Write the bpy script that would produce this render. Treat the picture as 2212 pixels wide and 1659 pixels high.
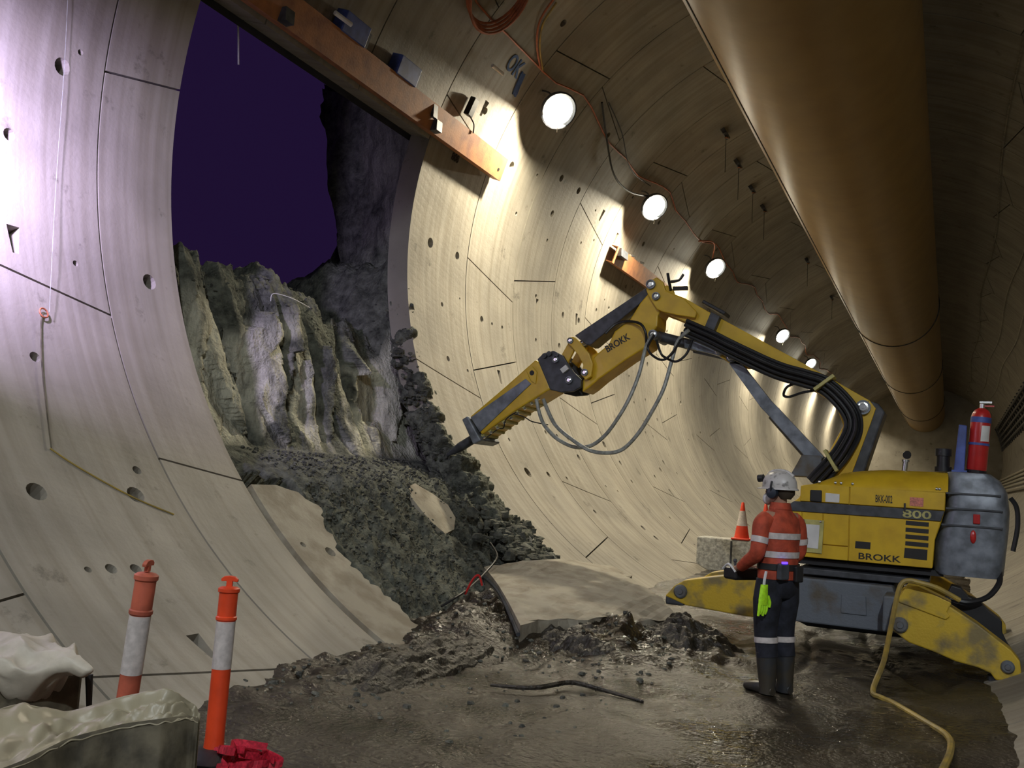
import bpy, bmesh, math, random
import numpy as np
from mathutils import Vector, Matrix

for o in list(bpy.data.objects): bpy.data.objects.remove(o, do_unlink=True)
random.seed(7); np.random.seed(7)
SC = bpy.context.scene
COL = SC.collection
PI = math.pi

# ------------------------------------------------------------------ camera
# tunnel axis runs along +Y; floor is z = 0; camera eye 1.65 m above it
cd = bpy.data.cameras.new('camera'); cam = bpy.data.objects.new('camera', cd); COL.objects.link(cam)
cd.sensor_width = 36.0; cd.lens = 36.0 * 2010 / 2212; cd.clip_start = .05; cd.clip_end = 500
_r = Vector((0.90390, 0.42299, 0.06359)); _d = Vector((0.01578, 0.11558, -0.99317)); _f = Vector((-0.42745, 0.89873, 0.09780))
cam.matrix_world = Matrix(((_r.x, -_d.x, -_f.x, 0), (_r.y, -_d.y, -_f.y, 0), (_r.z, -_d.z, -_f.z, 1.65), (0, 0, 0, 1)))
SC.camera = cam

# ------------------------------------------------------------------ world, exposure
w = bpy.data.worlds.new('world'); SC.world = w; w.use_nodes = True
w.node_tree.nodes['Background'].inputs[0].default_value = (0.36, 0.16, 0.85, 1)
w.node_tree.nodes['Background'].inputs[1].default_value = 0.034
SC.view_settings.view_transform = 'Standard'; SC.view_settings.look = 'None'
SC.view_settings.gamma = 1; SC.view_settings.use_curve_mapping = False
SC.view_settings.exposure = 0.0

# tunnel numbers
R = 5.65; CX = -2.0; CZ = 5.13; RW = 1.93; Y0 = 4.30
WARM = (1.0, 0.89, 0.67); COOL = (0.89, 0.95, 1.0); VIOLET = (0.66, 0.55, 1.0)
LAMP_W = 620; FLOOD_W = 270
def tp(y, a, r=R):                      # point on the tunnel: along, angle in degrees, radius
    a = math.radians(a); return Vector((CX + r*math.cos(a), y, CZ + r*math.sin(a)))

# ------------------------------------------------------------------ materials
MATS = {}
def mat(name, col, rough=.7, metal=0., var=.15, scale=6., col2=None, bump=.0, bscale=40., stretch=None, spec=.5, detail=5, lo=.35, hi=.65, rough2=None, coat=0., alpha=None, trans=0.):
    m = bpy.data.materials.new(name); m.use_nodes = True; nt = m.node_tree; n = nt.nodes; l = nt.links
    b = n['Principled BSDF']
    b.inputs['Roughness'].default_value = rough; b.inputs['Metallic'].default_value = metal
    b.inputs['Specular IOR Level'].default_value = spec
    if coat: b.inputs['Coat Weight'].default_value = coat; b.inputs['Coat Roughness'].default_value = .15
    if trans: b.inputs['Transmission Weight'].default_value = trans
    tc = n.new('ShaderNodeNewGeometry'); mp = n.new('ShaderNodeMapping'); l.new(tc.outputs['Position'], mp.inputs[0])
    if stretch: mp.inputs['Scale'].default_value = stretch
    nz = n.new('ShaderNodeTexNoise'); nz.inputs['Scale'].default_value = scale; nz.inputs['Detail'].default_value = detail
    l.new(mp.outputs[0], nz.inputs[0])
    rp = n.new('ShaderNodeValToRGB'); l.new(nz.outputs[0], rp.inputs[0])
    c2 = col2 if col2 else tuple(c*(1-var*1.6) for c in col); c1 = col if col2 else tuple(min(1, c*(1+var)) for c in col)
    rp.color_ramp.elements[0].position = lo; rp.color_ramp.elements[1].position = hi
    rp.color_ramp.elements[0].color = (*c2, 1); rp.color_ramp.elements[1].color = (*c1, 1)
    l.new(rp.outputs[0], b.inputs['Base Color'])
    if rough2 is not None:
        mr = n.new('ShaderNodeMapRange'); l.new(nz.outputs[0], mr.inputs[0])
        mr.inputs[1].default_value = lo; mr.inputs[2].default_value = hi
        mr.inputs[3].default_value = rough2; mr.inputs[4].default_value = rough; l.new(mr.outputs[0], b.inputs['Roughness'])
    if bump:
        n2 = n.new('ShaderNodeTexNoise'); n2.inputs['Scale'].default_value = bscale; n2.inputs['Detail'].default_value = 6
        l.new(tc.outputs['Position'], n2.inputs[0])
        bp = n.new('ShaderNodeBump'); bp.inputs['Strength'].default_value = bump; bp.inputs['Distance'].default_value = .03
        l.new(n2.outputs[0], bp.inputs['Height']); l.new(bp.outputs[0], b.inputs['Normal'])
    MATS[name] = m; return m

def emat(name, col, s):
    m = bpy.data.materials.new(name); m.use_nodes = True; n = m.node_tree.nodes; n.remove(n['Principled BSDF'])
    e = n.new('ShaderNodeEmission'); e.inputs[0].default_value = (*col, 1); e.inputs[1].default_value = s
    m.node_tree.links.new(e.outputs[0], n['Material Output'].inputs[0]); MATS[name] = m; return m

def concrete_mat():
    m = mat('concrete', (.31, .285, .235), .62, var=.10, scale=1.3, bump=.12, bscale=25)
    nt = m.node_tree; n = nt.nodes; l = nt.links; b = n['Principled BSDF']
    ramp = b.inputs['Base Color'].links[0].from_node
    g = n.new('ShaderNodeNewGeometry'); mp = n.new('ShaderNodeMapping'); mp.inputs['Scale'].default_value = (.25, 9, .25)
    l.new(g.outputs['Position'], mp.inputs[0])
    nz = n.new('ShaderNodeTexNoise'); nz.inputs['Scale'].default_value = 1.0; nz.inputs['Detail'].default_value = 4; l.new(mp.outputs[0], nz.inputs[0])
    r2 = n.new('ShaderNodeValToRGB'); l.new(nz.outputs[0], r2.inputs[0])
    r2.color_ramp.elements[0].position = .36; r2.color_ramp.elements[0].color = (.74, .72, .68, 1)
    r2.color_ramp.elements[1].position = .60; r2.color_ramp.elements[1].color = (1, 1, 1, 1)
    mx = n.new('ShaderNodeMix'); mx.data_type = 'RGBA'; mx.blend_type = 'MULTIPLY'; mx.inputs[0].default_value = .8
    l.new(ramp.outputs[0], mx.inputs[6]); l.new(r2.outputs[0], mx.inputs[7])
    # scattered dark smudges
    n3 = n.new('ShaderNodeTexNoise'); n3.inputs['Scale'].default_value = 2.3; n3.inputs['Detail'].default_value = 9; n3.inputs['Roughness'].default_value = .7
    l.new(g.outputs['Position'], n3.inputs[0])
    r3 = n.new('ShaderNodeValToRGB'); l.new(n3.outputs[0], r3.inputs[0])
    r3.color_ramp.elements[0].position = .28; r3.color_ramp.elements[0].color = (.25, .24, .22, 1)
    r3.color_ramp.elements[1].position = .40; r3.color_ramp.elements[1].color = (1, 1, 1, 1)
    m2 = n.new('ShaderNodeMix'); m2.data_type = 'RGBA'; m2.blend_type = 'MULTIPLY'; m2.inputs[0].default_value = .8
    l.new(mx.outputs[2], m2.inputs[6]); l.new(r3.outputs[0], m2.inputs[7]); l.new(m2.outputs[2], b.inputs['Base Color'])
    return m
concrete_mat()
mat('dark_shell', (.02, .02, .022), .9)
mat('raw_concrete', (.40, .40, .37), .85, var=.25, scale=14, bump=.5, bscale=30)
mat('dirty_concrete', (.37, .335, .26), .7, scale=3.5, col2=(.25, .215, .155), bump=.25, bscale=22, lo=.38, hi=.56)
mat('machine_yellow', (.72, .47, .022), .38, scale=5, col2=(.58, .36, .02), lo=.3, hi=.6, bump=.03)
mat('dirty_yellow', (.62, .42, .03), .5, scale=4, col2=(.24, .19, .08), lo=.36, hi=.52, bump=.1)
mat('pale_yellow', (.50, .46, .16), .45, var=.15, scale=9)
mat('steel_grey', (.20, .225, .26), .42, var=.25, scale=8, metal=.2)
mat('dark_grey', (.055, .06, .07), .5, var=.3, scale=9)
mat('chassis_grey', (.135, .155, .18), .6, col2=(.10, .085, .06), scale=4, lo=.35, hi=.55, bump=.15)
mat('black_rubber', (.016, .016, .018), .45, var=.2)
mat('chrome', (.62, .63, .62), .25, metal=.9, var=.05)
mat('hose_grey', (.34, .36, .33), .42, var=.2, scale=20)
mat('rust_orange', (.44, .185, .07), .62, scale=5, col2=(.26, .10, .05), lo=.3, hi=.6, bump=.08)
mat('blue_paint', (.06, .10, .36), .5, var=.25)
mat('spray_blue', (.05, .10, .25), .8, var=.2)
mat('red_paint', (.50, .022, .02), .3, var=.1)
mat('label_white', (.72, .72, .70), .5, var=.06)
mat('sign_pink', (.66, .22, .16), .5, var=.2, scale=60)
mat('black_paint', (.012, .011, .01), .5, var=.1)
mat('duct_fabric', (.30, .185, .05), .42, scale=2, col2=(.26, .155, .042), bump=.10, bscale=6)
mat('orange_plastic', (.80, .072, .018), .42, var=.08, scale=9)
mat('faded_orange', (.50, .115, .065), .6, var=.2, scale=9)
mat('reflective', (.60, .55, .53), .45, var=.10, scale=30)
mat('plastic_sheet', (.42, .375, .265), .40, scale=3, col2=(.30, .265, .175), lo=.35, hi=.62, bump=.12, bscale=12)
mat('sack_white', (.50, .455, .37), .5, var=.12, scale=6, bump=.2, bscale=14)
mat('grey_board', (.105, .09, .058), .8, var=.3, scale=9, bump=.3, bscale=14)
mat('red_tape', (.62, .03, .06), .35, var=.25, scale=60)
mat('shirt_orange', (.42, .062, .026), .75, var=.2, scale=14, bump=.3, bscale=18)
mat('trouser_navy', (.014, .016, .026), .85, var=.3, scale=14, bump=.3, bscale=18)
mat('boot_rubber', (.030, .032, .036), .4, scale=8, col2=(.05, .042, .03), lo=.4, hi=.6)
mat('helmet_white', (.50, .48, .46), .4, scale=22, col2=(.16, .15, .14), lo=.34, hi=.46)
mat('earmuff', (.022, .032, .05), .4, var=.2)
mat('mask_white', (.62, .62, .62), .6, var=.05)
mat('skin', (.42, .24, .16), .55, var=.1)
mat('hair', (.05, .035, .02), .8, var=.2)
mat('glove_lime', (.48, .92, .02), .6, var=.1, scale=40)
mat('yellow_hose', (.46, .32, .06), .5, scale=9, col2=(.28, .21, .07))
mat('cone_orange', (.78, .06, .02), .45, var=.08)
mat('black_cable', (.02, .02, .02), .5, var=.1)
mat('orange_cable', (.40, .12, .05), .6, var=.2)
mat('pipe_steel', (.42, .38, .30), .35, metal=.5, var=.3, scale=12)
mat('rock', (.20, .21, .18), .85, scale=7, col2=(.09, .09, .075), bump=.4, bscale=30)
mat('clod', (.15, .155, .125), .92, scale=9, col2=(.045, .046, .04), bump=.6, bscale=40, lo=.35, hi=.65)
mat('wet_muck', (.060, .052, .040), .6, scale=7, col2=(.022, .019, .014), bump=.8, bscale=30, rough2=.25)
emat('lamp_glass', (1.0, .93, .74), 32)
emat('blue_led', (.10, .04, 1.0), 3)

def mud_mat():
    m = mat('mud', (.050, .039, .026), .50, scale=1.1, col2=(.020, .015, .009), lo=.40, hi=.68, bump=.7, bscale=30, rough2=.07, detail=9)
    nt = m.node_tree; n = nt.nodes; l = nt.links; b = n['Principled BSDF']
    g = n.new('ShaderNodeNewGeometry'); mp = n.new('ShaderNodeMapping'); mp.inputs['Scale'].default_value = (2.6, 5.0, 1)
    mp.inputs['Rotation'].default_value = (0, 0, .45); l.new(g.outputs['Position'], mp.inputs[0])
    nz = n.new('ShaderNodeTexNoise'); nz.inputs['Scale'].default_value = 5; nz.inputs['Detail'].default_value = 8; l.new(mp.outputs[0], nz.inputs[0])
    old = b.inputs['Normal'].links[0].from_node
    bp = n.new('ShaderNodeBump'); bp.inputs['Strength'].default_value = .55; bp.inputs['Distance'].default_value = .03
    l.new(nz.outputs[0], bp.inputs['Height']); l.new(old.outputs[0], bp.inputs['Normal']); l.new(bp.outputs[0], b.inputs['Normal'])
    return m
mud_mat()

def soil_mat():
    # vertex attribute "clay" says where the pale stiff clay is exposed and where dark loose soil lies
    m = bpy.data.materials.new('soil'); m.use_nodes = True; nt = m.node_tree; n = nt.nodes; l = nt.links; b = n['Principled BSDF']
    b.inputs['Roughness'].default_value = .9; b.inputs['Specular IOR Level'].default_value = .25
    g = n.new('ShaderNodeNewGeometry'); at = n.new('ShaderNodeAttribute'); at.attribute_name = 'clay'
    n1 = n.new('ShaderNodeTexNoise'); n1.inputs['Scale'].default_value = 6; n1.inputs['Detail'].default_value = 9; n1.inputs['Roughness'].default_value = .65
    l.new(g.outputs['Position'], n1.inputs[0])
    rs = n.new('ShaderNodeValToRGB'); l.new(n1.outputs[0], rs.inputs[0])
    rs.color_ramp.elements[0].position = .32; rs.color_ramp.elements[0].color = (.035, .037, .031, 1)
    rs.color_ramp.elements[1].position = .68; rs.color_ramp.elements[1].color = (.20, .21, .17, 1)
    mp = n.new('ShaderNodeMapping'); mp.inputs['Scale'].default_value = (3.5, 3.5, .8); l.new(g.outputs['Position'], mp.inputs[0])
    n2 = n.new('ShaderNodeTexNoise'); n2.inputs['Scale'].default_value = 1.6; n2.inputs['Detail'].default_value = 10; n2.inputs['Roughness'].default_value = .72; l.new(mp.outputs[0], n2.inputs[0])
    rc = n.new('ShaderNodeValToRGB'); l.new(n2.outputs[0], rc.inputs[0])
    rc.color_ramp.elements[0].position = .34; rc.color_ramp.elements[0].color = (.19, .185, .145, 1)
    rc.color_ramp.elements[1].position = .56; rc.color_ramp.elements[1].color = (.62, .61, .49, 1)
    mx = n.new('ShaderNodeMix'); mx.data_type = 'RGBA'; l.new(at.outputs['Fac'], mx.inputs[0]); l.new(rs.outputs[0], mx.inputs[6]); l.new(rc.outputs[0], mx.inputs[7])
    l.new(mx.outputs[2], b.inputs['Base Color'])
    n3 = n.new('ShaderNodeTexNoise'); n3.inputs['Scale'].default_value = 26; n3.inputs['Detail'].default_value = 8; l.new(g.outputs['Position'], n3.inputs[0])
    bp = n.new('ShaderNodeBump'); bp.inputs['Strength'].default_value = .8; bp.inputs['Distance'].default_value = .05
    l.new(n3.outputs[0], bp.inputs['Height']); l.new(bp.outputs[0], b.inputs['Normal'])
    MATS['soil'] = m
soil_mat()

# ------------------------------------------------------------------ mesh helpers
class MB:
    def __init__(s): s.v = []; s.f = []
    def add(s, vs, fs):
        k = len(s.v); s.v += [tuple(p) for p in vs]; s.f += [tuple(i+k for i in f) for f in fs]; return s
    def box(s, c, sz, rot=None):
        x, y, z = (q/2 for q in sz); vs = [Vector((i*x, j*y, k*z)) for i in (-1, 1) for j in (-1, 1) for k in (-1, 1)]
        if rot is not None: vs = [rot @ p for p in vs]
        vs = [p + Vector(c) for p in vs]
        return s.add(vs, [(0, 1, 3, 2), (4, 6, 7, 5), (0, 4, 5, 1), (2, 3, 7, 6), (0, 2, 6, 4), (1, 5, 7, 3)])
    def prism(s, poly, y0, y1):            # polygon in X-Z, extruded along Y
        n = len(poly); a = sum(poly[i][0]*poly[(i+1) % n][1]-poly[(i+1) % n][0]*poly[i][1] for i in range(n))
        if a < 0: poly = poly[::-1]
        vs = [(p[0], y0, p[1]) for p in poly] + [(p[0], y1, p[1]) for p in poly]
        return s.add(vs, [tuple(range(n)), tuple(range(2*n-1, n-1, -1))] + [(i, i+n, (i+1) % n+n, (i+1) % n) for i in range(n)])
    def cyl(s, p0, p1, r0, r1=None, n=16, caps=True):
        p0 = Vector(p0); p1 = Vector(p1); r1 = r0 if r1 is None else r1
        d = (p1-p0).normalized(); u = d.orthogonal().normalized(); w_ = d.cross(u)
        vs = [p0+(u*math.cos(2*PI*i/n)+w_*math.sin(2*PI*i/n))*r0 for i in range(n)] + [p1+(u*math.cos(2*PI*i/n)+w_*math.sin(2*PI*i/n))*r1 for i in range(n)]
        fs = [(i, (i+1) % n, (i+1) % n+n, i+n) for i in range(n)]
        if caps: fs += [tuple(range(n-1, -1, -1)), tuple(range(n, 2*n))]
        return s.add(vs, fs)
    def tube(s, pts, r, n=8, sub=6, caps=True):
        P = smooth_pts([Vector(p) for p in pts], sub) if sub > 1 else [Vector(p) for p in pts]
        rs = r if isinstance(r, (list, tuple)) else None; N = len(P); rings = []; u = None
        for i, p in enumerate(P):
            t = (P[min(i+1, N-1)]-P[max(i-1, 0)]).normalized()
            u = t.orthogonal().normalized() if u is None else (u-t*u.dot(t)).normalized()
            w_ = t.cross(u)
            if rs:
                q = i/(N-1)*(len(rs)-1); k = min(int(q), len(rs)-2); rr = rs[k]+(rs[k+1]-rs[k])*(q-k)
            else: rr = r
            rings.append([p+(u*math.cos(2*PI*j/n)+w_*math.sin(2*PI*j/n))*rr for j in range(n)])
        vs = [p for rg in rings for p in rg]
        fs = [(i*n+j, i*n+(j+1) % n, (i+1)*n+(j+1) % n, (i+1)*n+j) for i in range(N-1) for j in range(n)]
        if caps: fs += [tuple(range(n-1, -1, -1)), tuple(range((N-1)*n, N*n))]
        return s.add(vs, fs)
    def lathe(s, prof, c=(0, 0, 0), axis=None, n=24):   # profile (radius, height)
        c = Vector(c); M = Matrix.Identity(3) if axis is None else Vector((0, 0, 1)).rotation_difference(Vector(axis)).to_matrix()
        vs = [c+M @ Vector((r*math.cos(2*PI*j/n), r*math.sin(2*PI*j/n), h)) for r, h in prof for j in range(n)]
        fs = [(i*n+j, i*n+(j+1) % n, (i+1)*n+(j+1) % n, (i+1)*n+j) for i in range(len(prof)-1) for j in range(n)]
        fs += [tuple(range(n-1, -1, -1)), tuple(range((len(prof)-1)*n, len(prof)*n))]
        return s.add(vs, fs)
    def loft(s, secs, n=20, caps=True):    # sections: (centre, half-x vector, half-y vector)
        vs = []
        for c, a, b in secs:
            c = Vector(c); a = Vector(a); b = Vector(b)
            vs += [c+a*math.cos(2*PI*j/n)+b*math.sin(2*PI*j/n) for j in range(n)]
        fs = [(i*n+j, i*n+(j+1) % n, (i+1)*n+(j+1) % n, (i+1)*n+j) for i in range(len(secs)-1) for j in range(n)]
        if caps: fs += [tuple(range(n-1, -1, -1)), tuple(range((len(secs)-1)*n, len(secs)*n))]
        return s.add(vs, fs)
    def ball(s, c, rx, ry=None, rz=None, n=16, m=10, jit=0., rnd=None):
        ry = rx if ry is None else ry; rz = rx if rz is None else rz; c = Vector(c)
        vs = [c+Vector((0, 0, rz))]
        for i in range(1, m):
            t = PI*i/m
            for j in range(n):
                q = 1+(rnd.uniform(-jit, jit) if rnd else 0)
                vs.append(c+Vector((rx*math.sin(t)*math.cos(2*PI*j/n)*q, ry*math.sin(t)*math.sin(2*PI*j/n)*q, rz*math.cos(t)*q)))
        vs.append(c-Vector((0, 0, rz))); L = len(vs)-1
        fs = [(0, 1+j, 1+(j+1) % n) for j in range(n)]
        fs += [(1+i*n+j, 1+(i+1)*n+j, 1+(i+1)*n+(j+1) % n, 1+i*n+(j+1) % n) for i in range(m-2) for j in range(n)]
        fs += [(L, 1+(m-2)*n+(j+1) % n, 1+(m-2)*n+j) for j in range(n)]
        return s.add(vs, fs)

def smooth_pts(P, sub):
    out = []; n = len(P)
    for i in range(n-1):
        p0 = P[max(i-1, 0)]; p1 = P[i]; p2 = P[i+1]; p3 = P[min(i+2, n-1)]
        for k in range(sub):
            t = k/sub; out.append(.5*((2*p1)+(p2-p0)*t+(2*p0-5*p1+4*p2-p3)*t*t+(3*p1-p0-3*p2+p3)*t**3))
    out.append(P[-1]); return out

def root_loc(o):
    while o.parent: o = o.parent
    return o
def obj(name, mb, m, parent=None, smooth=False, bevel=0., local=False, seg=2):
    me = bpy.data.meshes.new(name)
    off = Vector((0, 0, 0))
    if parent is not None and not local: off = Vector(root_loc(parent).location)
    me.from_pydata([(p[0]-off.x, p[1]-off.y, p[2]-off.z) for p in mb.v], [], mb.f); me.update()
    bm = bmesh.new(); bm.from_mesh(me); bmesh.ops.recalc_face_normals(bm, faces=bm.faces); bm.to_mesh(me); bm.free()
    if m: me.materials.append(MATS[m])
    o = bpy.data.objects.new(name, me); COL.objects.link(o)
    if parent is not None: o.parent = parent
    if smooth:
        for p in me.polygons: p.use_smooth = True
        me.set_sharp_from_angle(angle=math.radians(40))
    if bevel:
        b = o.modifiers.new('bevel', 'BEVEL'); b.width = bevel; b.segments = seg; b.limit_method = 'ANGLE'; b.angle_limit = math.radians(35)
    return o
def tag(o, label, cat, group=None, kind=None):
    o['label'] = label
    if cat: o['category'] = cat
    if group: o['group'] = group
    if kind: o['kind'] = kind
    return o
def thing(name, label, cat, loc=(0, 0, 0), rz=0, group=None):
    o = bpy.data.objects.new(name, None); COL.objects.link(o); o.location = loc; o.rotation_euler = (0, 0, rz); o.empty_display_size = .2
    return tag(o, label, cat, group)
def text_mb(s, size, depth=.004, shear=0.):
    c = bpy.data.curves.new('text', 'FONT'); c.body = s; c.size = size; c.extrude = depth/2; c.shear = shear; c.offset = .018; c.align_x = 'LEFT'
    c.resolution_u = 3
    o = bpy.data.objects.new('text', c); COL.objects.link(o); dg = bpy.context.evaluated_depsgraph_get()
    me = bpy.data.meshes.new_from_object(o.evaluated_get(dg)); v = [Vector(p.co) for p in me.vertices]; f = [tuple(p.vertices) for p in me.polygons]
    bpy.data.objects.remove(o); bpy.data.curves.remove(c); bpy.data.meshes.remove(me)
    return v, f
def letters(s, origin, ex, ey, width, height, depth=.006):
    v, f = text_mb(s, 1.0, depth); x0 = min(p.x for p in v); x1 = max(p.x for p in v); y0 = min(p.y for p in v); y1 = max(p.y for p in v)
    ex = Vector(ex).normalized(); ey = Vector(ey).normalized(); ez = ex.cross(ey); mb = MB()
    mb.add([Vector(origin)+ex*((p.x-x0)/(x1-x0)*width)+ey*((p.y-y0)/(y1-y0)*height)+ez*p.z for p in v], f); return mb

# value-noise fbm on numpy arrays
_perm = np.random.RandomState(3).rand(64, 64, 64)
def vnoise(x, y, z):
    xi = np.floor(x).astype(int); yi = np.floor(y).astype(int); zi = np.floor(z).astype(int)
    fx = x-xi; fy = y-yi; fz = z-zi; fx = fx*fx*(3-2*fx); fy = fy*fy*(3-2*fy); fz = fz*fz*(3-2*fz)
    def g(a, b, c): return _perm[(xi+a) % 64, (yi+b) % 64, (zi+c) % 64]
    L = lambda a, b, t: a+(b-a)*t
    return L(L(L(g(0,0,0), g(1,0,0), fx), L(g(0,1,0), g(1,1,0), fx), fy), L(L(g(0,0,1), g(1,0,1), fx), L(g(0,1,1), g(1,1,1), fx), fy), fz)*2-1
def fbm(x, y, z, o=4, gain=.5):
    s = 0; a = 1
    for i in range(o): s = s+a*vnoise(x*2**i+17*i, y*2**i+5*i, z*2**i+9*i); a *= gain
    return s
def grid_obj(name, X, Y, Z, m, parent=None, smooth=True, attr=None, mask=None, solid=0.):
    n0, n1 = X.shape; idx = np.arange(n0*n1).reshape(n0, n1)
    q = np.stack([idx[:-1, :-1], idx[1:, :-1], idx[1:, 1:], idx[:-1, 1:]], -1)
    if mask is not None: q = q[mask]
    fs = q.reshape(-1, 4); vs = np.stack([X, Y, Z], -1).reshape(-1, 3)
    me = bpy.data.meshes.new(name); off = np.array(root_loc(parent).location) if parent is not None else 0
    me.from_pydata((vs-off).tolist(), [], fs.tolist()); me.update()
    if attr is not None:
        a = me.attributes.new('clay', 'FLOAT', 'POINT'); a.data.foreach_set('value', attr.reshape(-1).astype(np.float32))
    me.materials.append(MATS[m])
    if smooth: me.polygons.foreach_set('use_smooth', [True]*len(me.polygons))
    o = bpy.data.objects.new(name, me); COL.objects.link(o)
    if parent is not None: o.parent = parent
    if solid: s = o.modifiers.new('solid', 'SOLIDIFY'); s.thickness = solid; s.offset = 0
    return o

# ------------------------------------------------------------------ LIGHTS of the place, plus one added behind the camera (lamp bodies are built further down)
LAMP_Y = [14.35, 20.2, 26.4, 38.5, 47., 56., 66., 78.]
def area(name, loc, d, size, watt, col, spread=180):
    L = bpy.data.lights.new(name, 'AREA'); L.shape = 'DISK'; L.size = size; L.energy = watt; L.color = col; L.spread = math.radians(spread)
    o = bpy.data.objects.new(name, L); COL.objects.link(o); o.location = loc
    o.rotation_euler = Vector(d).to_track_quat('-Z', 'Y').to_euler(); return o
LAMP_POS = [(-6.27, y, 8.02) for y in LAMP_Y]
for i, p in enumerate(LAMP_POS):
    area('lamp_light', (p[0]+.0, p[1], p[2]-.17), (-.30, 0, -1), .30, LAMP_W, WARM, 170)
REAR = [((-6.2, -0.8, 7.95), (.0, .35, -1), 105), ((1.75, -4.5, 8.2), (-.22, .9, -.5), 310)]  # second lamp is added, out of view, to brighten the machine side
for p, d, e in REAR:
    area('lamp_light', Vector(p)+Vector(d).normalized()*.12, d, .30, e, COOL, 130)
FLOOD = Vector((-6.35, 3.60, 4.45))
area('flood_light', FLOOD+Vector((-.10, .09, -.05)), (-.82, .50, -.25), .30, FLOOD_W, VIOLET, 118)

# ------------------------------------------------------------------ STRUCTURE: lining
JT = {  # joints of one ring: (angle at near edge, angle at far edge)
 'A': [(262, 258), (218.6, 223.2), (177.5, 173.4), (136, 140.3), (94, 90), (54, 58), (13, 9), (-28, -24), (-80, -80)],
 'B': [(258, 258), (240, 244), (198.7, 203.1), (155.7, 160.2), (118, 114), (78, 82), (37, 33), (-5, -1), (-46, -50), (-80, -80)],
 'C': [(258, 258), (236, 232), (197.9, 193.6), (177.6, 181.8), (138, 134), (98, 102), (57, 53), (16, 20), (-25, -29), (-80, -80)]}
def ring_type(k):
    fix = {-1: 'C', 0: 'B', 1: 'A', 2: 'C', 3: 'A', 4: 'B', 5: 'C', 6: 'A', 7: 'B', 8: 'C'}
    return fix.get(k, 'ABC'[(k-6) % 3])
def ring_y(k): return Y0+RW*k
TH = .36
def seg_mb(dy, lo, hi, yshift=0., y_to=None, cut=None, r=R):
    # one lining segment between joint lines lo=(near,far) and hi=(near,far), in ring coordinates y 0..dy
    g = .011; ny = 4; y1 = dy if y_to is None else y_to
    ga = math.degrees(g/R); mid = (lo[0]+hi[0])/2; na = max(4, int(abs(hi[0]-lo[0])/1.3))
    mb = MB(); lay = []
    for rr in (r, r+TH):
        L = []
        for i in range(ny+1):
            y = g+(y1-2*g)*i/ny; t = y/dy
            a0 = lo[0]+(lo[1]-lo[0])*t+ga; a1 = hi[0]+(hi[1]-hi[0])*t-ga
            if cut: a0, a1 = cut(a0, a1)
            L.append([tp(y+yshift, a0+(a1-a0)*j/na, rr) for j in range(na+1)])
        lay.append(L)
    nv = (ny+1)*(na+1); vs = [p for L in lay for row in L for p in row]; I = lambda l, i, j: l*nv+i*(na+1)+j; fs = []
    for i in range(ny):
        for j in range(na):
            fs.append((I(0,i,j), I(0,i+1,j), I(0,i+1,j+1), I(0,i,j+1))); fs.append((I(1,i,j), I(1,i,j+1), I(1,i+1,j+1), I(1,i+1,j)))
    for j in range(na):
        fs.append((I(0,0,j), I(0,0,j+1), I(1,0,j+1), I(1,0,j))); fs.append((I(0,ny,j), I(1,ny,j), I(1,ny,j+1), I(0,ny,j+1)))
    for i in range(ny):
        fs.append((I(0,i,0), I(1,i,0), I(1,i+1,0), I(0,i+1,0))); fs.append((I(0,i,na), I(0,i+1,na), I(1,i+1,na), I(1,i,na)))
    return mb.add(vs, fs)

def empty_struct(name, label):
    o = bpy.data.objects.new(name, None); COL.objects.link(o); o['kind'] = 'structure'; o['label'] = label; return o
wall_left = empty_struct('wall_left', 'curved left side of the tunnel lined with pale concrete segments')
wall_right = empty_struct('wall_right', 'dark right side and crown of the concrete lined tunnel')

# holes measured on the wall: (y, angle, radius) ; pockets: (y, angle)
HOLES = [(5.76, 179.1, 0.085), (5.93, 176.9, 0.03), (5.28, 187.7, 0.06), (5.91, 198.4, 0.03), (6.8, 198.2, 0.085), (5.28, 209.1, 0.05), (4.83, 222.6, 0.085), (5.76, 222.8, 0.085), (5.91, 220.1, 0.045), (12.68, 178.3, 0.085), (13.59, 178.2, 0.07), (13.11, 187.7, 0.04), (14.56, 187.6, 0.065), (14.97, 187.7, 0.035), (15.4, 187.6, 0.04), (13.74, 185.4, 0.02), (13.09, 197.1, 0.05), (13.72, 198.3, 0.03), (14.65, 158.4, 0.08), (16.58, 154.2, 0.075), (15.65, 156.9, 0.04), (17.49, 153.9, 0.075), (15.41, 165.4, 0.04), (16.99, 166.5, 0.04), (18.6, 162.7, 0.035), (18.43, 179.5, 0.07), (19.37, 179.0, 0.07), (16.95, 178.4, 0.05), (16.98, 187.5, 0.05), (20.4, 174.6, 0.05), (14.53, 217.1, 0.1), (15.42, 217.2, 0.06), (19.66, 208.1, 0.09), (20.19, 212.5, 0.06), (12.61, 221.7, 0.04), (16.42, 225.7, 0.05), (11.66, 153.9, 0.075), (10.51, 149.4, 0.06), (13.16, 153.8, 0.06), (10.73, 153.4, 0.07), (13.58, 134.2, 0.07), (19.16, 194.1, 0.05), (23.19, 194.3, 0.05), (23.52, 202.3, 0.05), (14.47, 210.5, 0.035), (22.43, 215.5, 0.06), (20.23, 217.5, 0.05), (4.89, 230.3, 0.03), (5.09, 230.4, 0.05), (5.31, 230.6, 0.05)]
POCKETS = [(5.29, 197.7), (5.35, 239.2), (17.03, 180.1), (13.09, 153.6), (19.04, 154.8), (20.29, 156.9), (14.99, 197.8), (19.22, 179.0)]
_hr = random.Random(21)
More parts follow.
